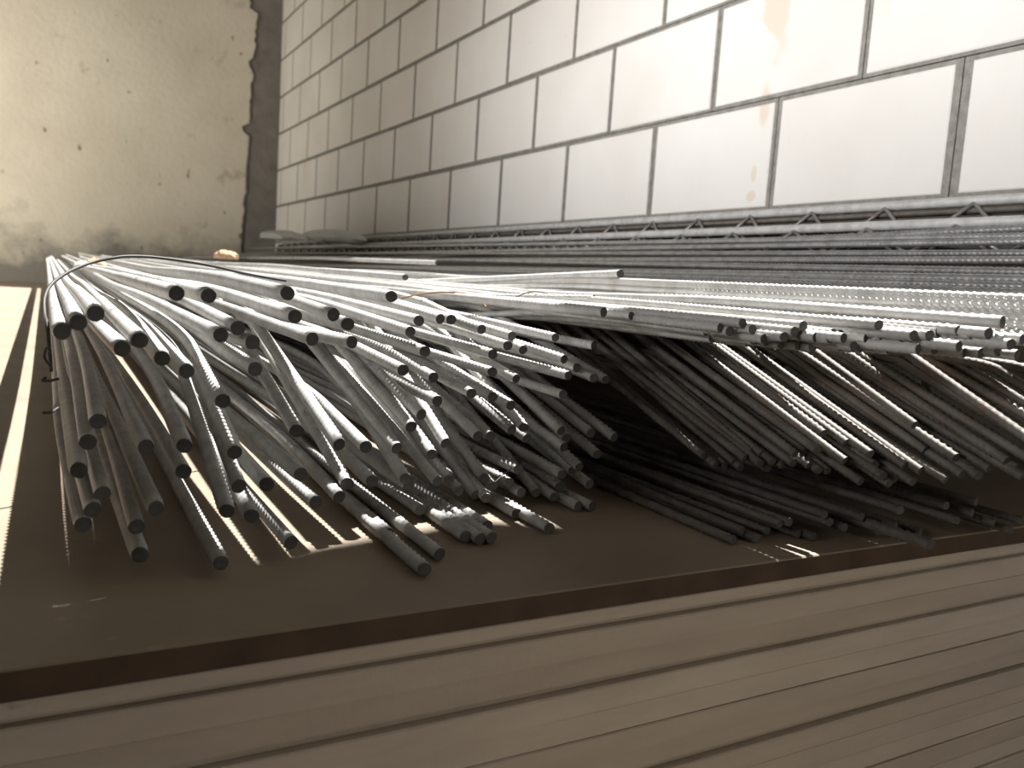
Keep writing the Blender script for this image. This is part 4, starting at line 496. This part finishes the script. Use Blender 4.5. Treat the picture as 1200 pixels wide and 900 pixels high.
('H',0.00568,[0.005,1.0,-0.0009],[[0.9277,0.3171,0.0365],[0.9327,1.3171,0.0356],[0.9428,3.3171,0.0339],[0.9551,5.75,0.0318]],'long grey bar in shaded heap along the block wall, eighth out from wall'),
('H',0.00602,[-0.001,1.0,-0.0029],[[0.8906,0.2939,0.0284],[0.8896,1.2939,0.0255],[0.8876,3.2939,0.0197],[0.8852,5.7,0.0127]],'long grey bar in shaded heap along the block wall, ninth out from wall'),
('H',0.00678,[0.0072,1.0,-0.0011],[[0.8552,0.2737,0.021],[0.8624,1.2737,0.0199],[0.8768,3.2737,0.0176],[0.8946,5.75,0.0148]],'long grey bar in shaded heap along the block wall, tenth out from wall'),
('H',0.00611,[-0.005,1.0,0.0004],[[0.8195,0.2508,0.0133],[0.8145,1.2508,0.0137],[0.8044,3.2508,0.0144],[0.7921,5.7,0.0154]],'long grey bar in shaded heap along the block wall, eleventh out from wall'),
('H',0.00597,[-0.0048,1.0,0.0],[[0.7811,0.2279,0.0066],[0.7762,1.2279,0.0066],[0.7665,3.2279,0.0067],[0.7543,5.75,0.0068]],'long grey bar in shaded heap along the block wall, twelfth out from wall'),
]
WIRE = [[0.0018, 0.7579, -0.0559], [-0.0005, 0.7886, -0.0464], [-0.0006, 0.8093, -0.0347], [0.0033, 0.8296, -0.0251], [0.0113, 0.8498, -0.017], [0.0238, 0.8696, -0.0089], [0.04, 0.8891, -0.0017], [0.0565, 0.8982, 0.0031], [0.0721, 0.9071, 0.0059], [0.0995, 0.9246, 0.0066], [0.1484, 0.9485, 0.003], [0.1991, 0.98, -0.0043], [0.2497, 1.0095, -0.0096]]
RUST = [[0.4016, 1.0238, -0.0238], [0.4217, 1.0158, -0.017], [0.4468, 1.0051, -0.0125], [0.4669, 0.9959, -0.0116], [0.484, 0.9877, -0.0137], [0.4852, 0.9647, -0.0193], [0.4842, 0.9426, -0.0269]]
S1 = [[0.0041, 0.7365, -0.072], [0.0012, 0.7367, -0.0695], [-0.0005, 0.7261, -0.075], [0.0018, 0.7256, -0.0801], [0.0041, 0.7352, -0.0838]]
S2 = [[0.0085, 0.7142, -0.0904], [0.0029, 0.7042, -0.0905], [-0.0015, 0.6943, -0.0892], [0.0006, 0.6946, -0.0867]]
S3 = [[0.0083, 0.6914, -0.109], [0.0039, 0.6811, -0.1104], [-0.0009, 0.6712, -0.1093]]
ST = [[0.4293, 0.8231, -0.0561], [0.4342, 0.8207, -0.0529], [0.4474, 0.8248, -0.0567]]
ST2 = [[0.4273, 0.8125, -0.06], [0.4203, 0.8043, -0.0668], [0.4037, 0.8006, -0.0778], [0.4022, 0.8006, -0.0852]]
BL = [[0.5361, 0.9604, -0.0122], [0.5483, 0.9536, -0.0057], [0.5617, 0.9458, -0.0036], [0.5742, 0.9382, -0.0071]]
TH = [[0.3963, 0.6964, -0.1744], [0.3887, 0.6991, -0.1805], [0.3764, 0.6927, -0.1859]]
def bar_path(p, d, ribbed, step):
    p = [np.array(q) for q in p]; d = np.array(d)
    L1 = np.linalg.norm(p[1]-p[0]); C = []
    s = 0
    def emit_to(fn, L, st):
        k = max(2, int(math.ceil(L/st)))
        for i in range(k): C.append(fn(i/k))
    e = (p[3]-p[2]); e = e/np.linalg.norm(e)
    chord = np.linalg.norm(p[2]-p[1]); dn = d/np.linalg.norm(d)
    tilt = math.hypot(dn[0], dn[2]-e[2])
    m0 = chord*(1 if tilt < .05 else max(.22, .05/tilt))
    def h(t):
        return ((2*t**3-3*t*t+1)*p[1] + (t**3-2*t*t+t)*m0*dn + (-2*t**3+3*t*t)*p[2] + (t**3-t*t)*chord*e)
    a = min(ribbed, L1)
    emit_to(lambda t: p[0]+(p[1]-p[0])*t*(a/L1), a, step)
    if L1 > a: emit_to(lambda t: p[0]+(p[1]-p[0])*(a/L1+(1-a/L1)*t), L1-a, .05)
    rem = max(0, min(1, (ribbed-a)/chord))
    if rem > 0: emit_to(lambda t: h(t*rem), rem*chord, step)
    if rem < 1: emit_to(lambda t: h(rem+(1-rem)*t), (1-rem)*chord, .04)
    emit_to(lambda t: p[2]+(p[3]-p[2])*t, np.linalg.norm(p[3]-p[2]), .8)
    C.append(p[3])
    return np.array(C)
def make_bar(p, d, R, ribbed, m, n=14, pitch=None, rough_end=.0):
    pitch = pitch or R*1.5
    step = pitch/5
    C = bar_path(p, d, ribbed, step)
    T, S, U = frames(C)
    s = np.concatenate([[0], np.cumsum(np.linalg.norm(np.diff(C, axis=0), axis=1))])
    th = np.linspace(0, 2*math.pi, n, endpoint=False)
    roll = rnd.uniform(0, 6.28)
    ht = np.abs(np.sin(th)); sgn = np.where(np.sin(th) >= 0, 1., -1.)
    ph = s[:,None]/pitch + (th[None,:]*.40)*1.0 + (sgn[None,:] < 0)*.5
    prof = np.clip(np.cos(2*math.pi*ph), 0, 1)**1.3
    fade = np.clip((ribbed - s)/.06, 0, 1)[:,None]
    fade = fade*np.clip(s/(pitch*1.2), 0, 1)[:,None]
    r0 = R*.86
    rr = r0 + R*.27*prof*np.clip(ht*1.5-.25, 0, 1)[None,:]*fade + R*.05*(ht < .25)[None,:] + R*.045*(1-fade)
    ang = th + roll
    V = C[:,None,:] + rr[:,:,None]*(np.cos(ang)[None,:,None]*S[:,None,:] + np.sin(ang)[None,:,None]*U[:,None,:])
    # slightly oblique shear-cut end
    sk = rnd.uniform(-.25, .25)*R
    V[0] += T[0]*(np.cos(ang)*sk)[:,None]
    N = len(C); V = V.reshape(-1, 3); org = C[0].copy(); V -= org
    i = np.arange(N-1)[:,None]*n; j = np.arange(n)[None,:]; j2 = (j+1) % n
    Q = np.stack([i+j, i+j2, i+n+j2, i+n+j], -1).reshape(-1, 4)
    F = [tuple(q) for q in Q.tolist()] + [tuple((N-1)*n+k for k in range(n))]
    o = link('reinforcing_bar', V.tolist(), F, [m], None, True)
    o.location = org
    # the sawn end face: a thin cap that closes the tube
    ring = V[:n]; c = ring.mean(0); back = T[0]*R*.18
    cv = [tuple(v) for v in ring*1.0 + back*1.0] + [tuple(v) for v in (ring-c)*.985+c - T[0]*.0001] + [tuple(v) for v in (ring-c)*.55+c - T[0]*rnd.uniform(.0,.0006)] + [tuple(c - T[0]*.0003)]
    cf = []
    for k in range(n):
        k2 = (k+1) % n
        cf += [(k, n+k, n+k2, k2), (n+k, 2*n+k, 2*n+k2, n+k2), (2*n+k, 3*n, 2*n+k2)]
    link('cut_end', cv, cf, [M['cut']], o)
    return o
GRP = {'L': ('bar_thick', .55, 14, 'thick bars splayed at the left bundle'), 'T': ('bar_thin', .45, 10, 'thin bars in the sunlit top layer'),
       'M': ('bar_shaded', .38, 10, 'thin bars sagging below the top layer'), 'B': ('bar_shaded', .3, 10, 'thin bars on the brown board'),
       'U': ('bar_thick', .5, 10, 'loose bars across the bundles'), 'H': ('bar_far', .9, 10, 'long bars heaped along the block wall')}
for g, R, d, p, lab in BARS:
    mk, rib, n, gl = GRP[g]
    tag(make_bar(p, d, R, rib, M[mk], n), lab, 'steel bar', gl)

# uncountable filler bars inside the heap, coloured dark for shade in its gaps
def zsurf(x):
    return float(np.interp(x, [.55,.7,1.0,1.2,1.33,1.345,1.4], [-.03,-.022,.052,.115,.14,.212,.212]))  # rise by the wall: dark backing added behind the girder
V, F = [], []
n = 6
for lay in range(5):
    for k in range(54):
        x = .72 + k*.0122 + (lay % 2)*.007 + rnd.uniform(-.001,.001)
        z = zsurf(x) - .036 - lay*.0115 + rnd.uniform(-.0015,.0015)
        y0 = .36 + rnd.uniform(0,.06) + (.5 if lay else 0)
        if x < .85: y0 += (.85-x)*2.5
        b0 = len(V)
        for y in (y0, 2.4, 5.7):
            for t in range(n):
                a = 2*math.pi*t/n; V.append((x+.0056*math.cos(a), y, z+.0056*math.sin(a)))
        for q in range(2):
            F += [(b0+q*n+t, b0+q*n+(t+1)%n, b0+(q+1)*n+(t+1)%n, b0+(q+1)*n+t) for t in range(n)]
        F += [tuple(b0+t for t in range(n))[::-1], tuple(b0+2*n+t for t in range(n))]
o = link('bar_mass', V, F, [M['bar_shaded']], None, True)
tag(o, 'filler mass of shade-darkened bars packed under the top of the heap by the wall', 'steel bars'); o['kind'] = 'stuff'

# ------------------------------------------------------------------ wires
tag(tube('tie_wire', [[.004,.757,-.09]]+WIRE, .0016, M['wire'], n=8), 'black tie wire looped over the top of the left bundle', 'wire')
tag(tube('tie_wire', RUST, .0011, M['rust']), 'rusty brown wire curling between the two bundles', 'wire')
for P, l in ((S1,'curled black wire scrap on the left flank of the left bundle'),(S2,'middle short wire stub sticking out of left bundle flank'),(S3,'lowest short wire stub sticking out of left bundle flank')):
    tag(tube('wire_stub', P, .0011, M['wire']), l, 'wire', 'wire stubs on the left bundle')
tag(tube('tie_wire', BL, .0008, M['wire']), 'thin dark wire hoop on the loose bars between bundles', 'wire')
tag(tube('tie_wire', TH, .0004, M['wire']), 'hair thin wire poking out low in the left bundle', 'wire')
tag(tube('straw', ST, .0006, M['straw']), 'short pale straw on the upper right bars of left bundle', 'straw', 'straws')
tag(tube('straw', ST2, .0004, M['straw']), 'long hanging pale straw on the right bars of left bundle', 'straw', 'straws')

# ------------------------------------------------------------------ lattice girder along the wall
def girder(x, z, y0, y1, label, phase, w=.06, h=.075):
    g = bpy.data.objects.new('lattice_girder', None); COL.objects.link(g); g.location = (x, y0, z-h)
    tag(g, label, 'girder', 'lattice girders at the wall')
    tube('top_chord', [(x,y0,z),(x,(y0+y1)/2,z+.001),(x,y1,z)], .0088, M['bar_thick'], g, 10, 3)
    for s in (-1, 1):
        tube('bottom_chord', [(x+s*w/2,y0,z-h),(x+s*w/2,y1,z-h)], .005, M['bar_far'], g, 8, 3)
        pts = []; y = y0+phase; k = 0
        while y < y1:
            pts.append((x+s*(w/2 if k % 2 else .006), y, z-h if k % 2 else z-.004)); y += .085; k += 1
        V_, F_ = [], []
        C = np.array(pts)
        for a, b_ in zip(C[:-1], C[1:]):
            t = b_-a; t /= np.linalg.norm(t); sd = np.cross(t, (0,0,1.)); sd /= np.linalg.norm(sd); u = np.cross(sd, t)
            q0 = len(V_)
            for c in (a, b_):
                for q in range(6):
                    an = 2*math.pi*q/6; V_.append(tuple(c + .0036*(math.cos(an)*sd+math.sin(an)*u) - np.array(g.location)))
            F_ += [(q0+q, q0+(q+1)%6, q0+6+(q+1)%6, q0+6+q) for q in range(6)] + [tuple(q0+q for q in range(6))[::-1], tuple(q0+6+q for q in range(6))]
        link('zigzag_web', V_, F_, [M['bar_far']], g, True)
girder(1.355, .192, .35, 5.6, 'lattice girder with zigzag webs lying against the foot of the block wall', .02)
girder(1.30, .150, .30, 5.5, 'lower lattice girder half buried beside the girder at the wall', .06, .05, .06)

# ------------------------------------------------------------------ things lying on the heap
def lump(name, loc, sx, sy, sz, m, label, cat, seed, group=None, flat=.25):
    r = random.Random(seed); V, F = [], []
    nu, nv = 14, 8
    for i in range(nv+1):
        ph = math.pi*i/nv
        for j in range(nu):
            t = 2*math.pi*j/nu
            k = 1+flat*(math.sin(3*t+seed)*.5+math.sin(5*t+2*ph+seed*2)*.35+r.uniform(-.25,.25))*math.sin(ph)
            V.append((sx*math.sin(ph)*math.cos(t)*k, sy*math.sin(ph)*math.sin(t)*k, max(-.35*sz, sz*math.cos(ph)*(1+r.uniform(-.15,.15)))))
    for i in range(nv):
        for j in range(nu): F.append((i*nu+j, (i+1)*nu+j, (i+1)*nu+(j+1)%nu, i*nu+(j+1)%nu))
    o = link(name, V, F, [m], None, False); o.location = loc
    return tag(o, label, cat, group)
lump('paper_sack', (.938,3.9,.158), .10,.10,.030, M['sack'], 'smaller cream crumpled paper sack at the far end of the heap', 'sack', 3, 'cream sacks')
lump('paper_sack', (1.195,3.9,.172), .15,.12,.042, M['sack'], 'larger cream crumpled paper sack against the block wall', 'sack', 5, 'cream sacks')
lump('brick_chip', (.448,2.5,.034), .035,.03,.018, M['chip'], 'tan brick chip lying on the far grey bars', 'stone', 7)
lump('brick_chip', (.115,2.5,-.014), .025,.03,.02, M['chip'], 'tan brick chip on the far left of the left bundle', 'stone', 9)
lump('brick_chip', (.075,2.2,-.018), .018,.02,.014, M['sack'], 'pale stone chip beside the tan one on the left bundle', 'stone', 12)

# ------------------------------------------------------------------ stack of boards
TILT = math.atan(.0105)
def board(z_top, th, y0, x0, x1, y1, mats, label, cat='board', group=None, wav=.0):
    # stack is tilted by a hair: z grows with y
    nx = 40; V, F, MI = [], [], []
    for i in range(nx+1):
        x = x0+(x1-x0)*i/nx
        e = y0 + wav*(math.sin(x*5.1+z_top*90)*.6+math.sin(x*13+z_top*37)*.25)
        for (y, dz) in ((e, -th), (e, -.0012), (e+.0012, 0), (y1, 0), (y1, -th)):
            V.append((x, y-y0, z_top+dz+.0105*(y-.5)))
    for i in range(nx):
        for k in range(5):
            a, b_ = i*5+k, i*5+(k+1) % 5
            F.append((a, a+5, b_+5, b_)); MI.append(1 if k in (0, 3) and len(mats) > 1 else 0)
    F += [tuple(range(5))[::-1], tuple(nx*5+k for k in range(5))]; MI += [0, 0]
    o = link('plywood_board', V, F, mats, None, False, MI); o.location = (0, y0, 0)
    return tag(o, label, cat, group)
board(-.2200, .0185, .500, -.75, 1.385, 5.95, [M['film'], M['brown_edge']], 'brown film-faced plywood board on top of the stack under the bars', 'board', None, .0012)
zt = -.2388
SPEC = [(.0006,.0105,.003),(.0004,.004,.007),(.0004,.0205,.0),(.0006,.0205,.0025),(.0004,.0055,.0075),(.0004,.0195,.0),(.0008,.0205,.003),(.0010,.0195,.0012),(.0007,.0175,.004),(.0004,.0045,.008),(.0004,.0195,.0),(.001,.0205,.002),(.0018,.0195,.004),(.001,.0205,.001),(.002,.0195,.003),(.001,.0205,.0),(.0012,.0195,.002)]  # thin recessed entries are added fillers standing in for shaded gaps
names = 'first second third fourth fifth sixth seventh eighth ninth tenth eleventh twelfth thirteenth fourteenth fifteenth sixteenth seventeenth eighteenth'.split()
for i, (gap, th, off) in enumerate(SPEC):
    zt -= gap
    board(zt, th, .5+off, -.75+rnd.uniform(-.02,.02), 1.375, 5.94, [M['pale']],
          f'pale board or gap filler in the stack, {names[i]} edge below the brown top board', 'board', 'pale boards in the stack', .0012)
    zt -= th
for k in range(5):
    V, F = [], []; box(V, F, -.74, 1.36, 0, .1, 0, .08)
    yy = .55+k*1.3
    o = link('timber_bearer', V, F, [M['pale']]); o.location = (0, yy, zt-.0815+.0105*(yy-.5))
    tag(o, f'rough timber bearer under the board stack, {names[k]} from its front edge', 'timber', 'bearers under the stack')
FLOOR = zt-.083

# ------------------------------------------------------------------ room shell
def struct(o): o['kind'] = 'structure'; return o
V, F = [], []; box(V, F, -4, 1.7, -2.5, 6.4, FLOOR-.1, FLOOR)
struct(link('floor', V, F, [M['ground']]))
E = [(-4,-2.7),(1.7,-2.7),(1.7,.35),(1.21,.85),(1.205,1.25),(1.10,1.30),(.94,1.27),(.76,1.215),(-4,1.20)]  # unseen slab added for shade; edge cut to darken the front boards
V = [(x,y,1.56) for x, y in E]+[(x,y,1.6) for x, y in E]; q = len(E)
F = [tuple(range(q))[::-1], tuple(range(q, 2*q))]+[(k,(k+1)%q,q+(k+1)%q,q+k) for k in range(q)]
struct(link('shade_slab', V, F, [M['concrete']]))
V, F = [], []; box(V, F, -4, 1.7, -2.7, -2.5, FLOOR, 1.56)
struct(link('wall_front', V, F, [M['concrete']]))
# right wall: block courses with mortar joints, unseen top stepped to steer where sun falls
L, H, Y0, ZA = .4283, .24416, .9646, .4497
V, F, MI = [], [], []
def top_at(y): return 1.45 if y < 2.8 else (1.7 if y < 4.4 else 1.95)
r0 = -8; rows = range(-6, 8)
for r in rows:
    zb = ZA+H*r if False else ZA+H*(r)
    zt_ = zb+H
    # row index r: 0 lies just above line A
    off = 0 if (r % 2) else .5
    k = -8
    while True:
        ya, yb = Y0+L*(k+off), Y0+L*(k+1+off); k += 1
        if ya > 6.3: break
        if yb < -1.9: continue
        if zt_ > top_at((ya+yb)/2)+.03: continue
        j = .0085
        gl = j+rnd.uniform(-.001,.0015)
        gr = j+rnd.uniform(-.001,.0015)
        if abs(ya-Y0) < .01 and r == -1: gl = .014
        if abs(yb-Y0) < .01 and r == -1: gr = .016
        jz0, jz1 = .0075, .008
        a0, a1, z0, z1 = ya+gl, yb-gr, zb+jz0, zt_-jz1
        n = len(V); bv = .004; xf = 1.4+rnd.uniform(0,.0015)
        # block face with a chamfered rim
        V += [(xf,a0+bv,z0+bv),(xf,a1-bv,z0+bv),(xf,a1-bv,z1-bv),(xf,a0+bv,z1-bv),
              (xf+.0025,a0,z0),(xf+.0025,a1,z0),(xf+.0025,a1,z1),(xf+.0025,a0,z1),
              (1.59,a0,z0),(1.59,a1,z0),(1.59,a1,z1),(1.59,a0,z1)]
        fs = [(0,3,2,1)] + [(q, (q+1)%4, 4+(q+1)%4, 4+q) for q in range(4)] + [(4+q, 4+(q+1)%4, 8+(q+1)%4, 8+q) for q in range(4)] + [(8,9,10,11)]
        F += [tuple(n+t for t in f) for f in fs]; MI += [0]*len(fs)
        # mortar bed and joint around this block (slightly recessed, rough)
        n = len(V); nf = len(F)
        box(V, F, 1.4025, 1.588, ya-.001, yb+.001, zb-.001, zt_+.001); MI += [1]*(len(F)-nf)
struct(link('wall_right', V, F, [M['block'], M['mortar']], None, False, MI))
# back wall of bare concrete with a ragged coat of plaster
V, F = [], []; box(V, F, -4, 1.62, 5.99, 6.25, FLOOR, 1.95)
struct(link('wall_back', V, F, [M['concrete']]))
nz = 90; V, F = [], []
rr = random.Random(3); edge = []
for i in range(nz+1):
    z = FLOOR+(1.95-FLOOR)*i/nz
    x = float(np.interp(z, [-.2,.25,.55,.78,1.06,1.34,1.56,1.78], [1.165,1.167,1.19,1.192,1.197,1.215,1.226,1.232])) + rr.uniform(-.008,.008)
    for zc, wd, dp in ((.93,.03,.035),(1.37,.02,.03),(1.78,.06,.05)):
        if abs(z-zc) < wd: x -= dp
    edge.append((x, z))
for i, (x, z) in enumerate(edge):
    V += [(-4,5.972,z),(x-.008,5.972,z),(x,5.976,z),(x,5.992,z),(-4,5.992,z)]
for i in range(nz):
    for k in range(5):
        a, b_ = i*5+k, i*5+(k+1) % 5; F.append((a, b_, b_+5, a+5))
F += [tuple(range(5))[::-1], tuple(nz*5+k for k in range(5))]
struct(link('trim_1', V, F, [M['plaster']]))

# ------------------------------------------------------------------ light
def aim(o, d):  # lamp shining along -Z towards d
    o.rotation_euler = Vector(d).to_track_quat('-Z', 'Y').to_euler()
sun = bpy.data.lights.new('sun', 'SUN'); sun.energy = 15.0; sun.angle = math.radians(.7); sun.color = (1, .985, .955)
so = bpy.data.objects.new('sun', sun); COL.objects.link(so); aim(so, (-0.42, -0.35, -1)); so.location = (3, 4, 6)
def lamp(name, loc, d, sx, sy, e, col, spread=180):
    l = bpy.data.lights.new(name, 'AREA'); l.shape = 'RECTANGLE'; l.size = sx; l.size_y = sy; l.energy = e; l.spread = math.radians(spread); l.color = col
    o = bpy.data.objects.new(name, l); COL.objects.link(o); o.location = loc; aim(o, d)
lamp('fill_lamp_wall', (-1.9, .9, .72), (1, .06, .0), 2.8, .5, 15.5, (.98, .98, 1), 42)  # added fill lamp, lifts the block wall; no actual opening
lamp('fill_lamp_front', (1.0, -1.7, -.15), (-.05, 1, -.03), 1.6, .5, 3.2, (1, .93, .84), 120)  # invented fill lamp that brightens the board fronts
lamp('fill_lamp_back', (-2.4, 4.0, .6), (.45, 1, .1), 1.2, 1.6, 64, (1, .95, .84), 120)  # fill lamp put in to brighten the left of the back wall
w = bpy.data.worlds.new('daylight'); scene.world = w; w.use_nodes = True
bg = w.node_tree.nodes['Background']; bg.inputs[0].default_value = (.85,.92,1.0, 1); bg.inputs[1].default_value = 0.08

# ------------------------------------------------------------------ camera
cd = bpy.data.cameras.new('camera'); cam = bpy.data.objects.new('camera', cd); COL.objects.link(cam)
rx, ux, fx = Vector((.87417578,-.48134091,.06424664)), Vector((-.00075661,.13095081,.99138858)), Vector((.48560903,.86669649,-.11410984))
mw = Matrix((rx, ux, -fx)).transposed().to_4x4(); cam.matrix_world = mw
cd.sensor_width = 36; cd.lens = 985/1200*36; cd.clip_start = .02; cd.clip_end = 50
cd.dof.use_dof = True; cd.dof.focus_distance = .80; cd.dof.aperture_fstop = 9.5
scene.camera = cam
scene.view_settings.view_transform = 'Standard'; scene.view_settings.look = 'None'
scene.view_settings.gamma = 1; scene.view_settings.use_curve_mapping = False
scene.view_settings.exposure = 0.0
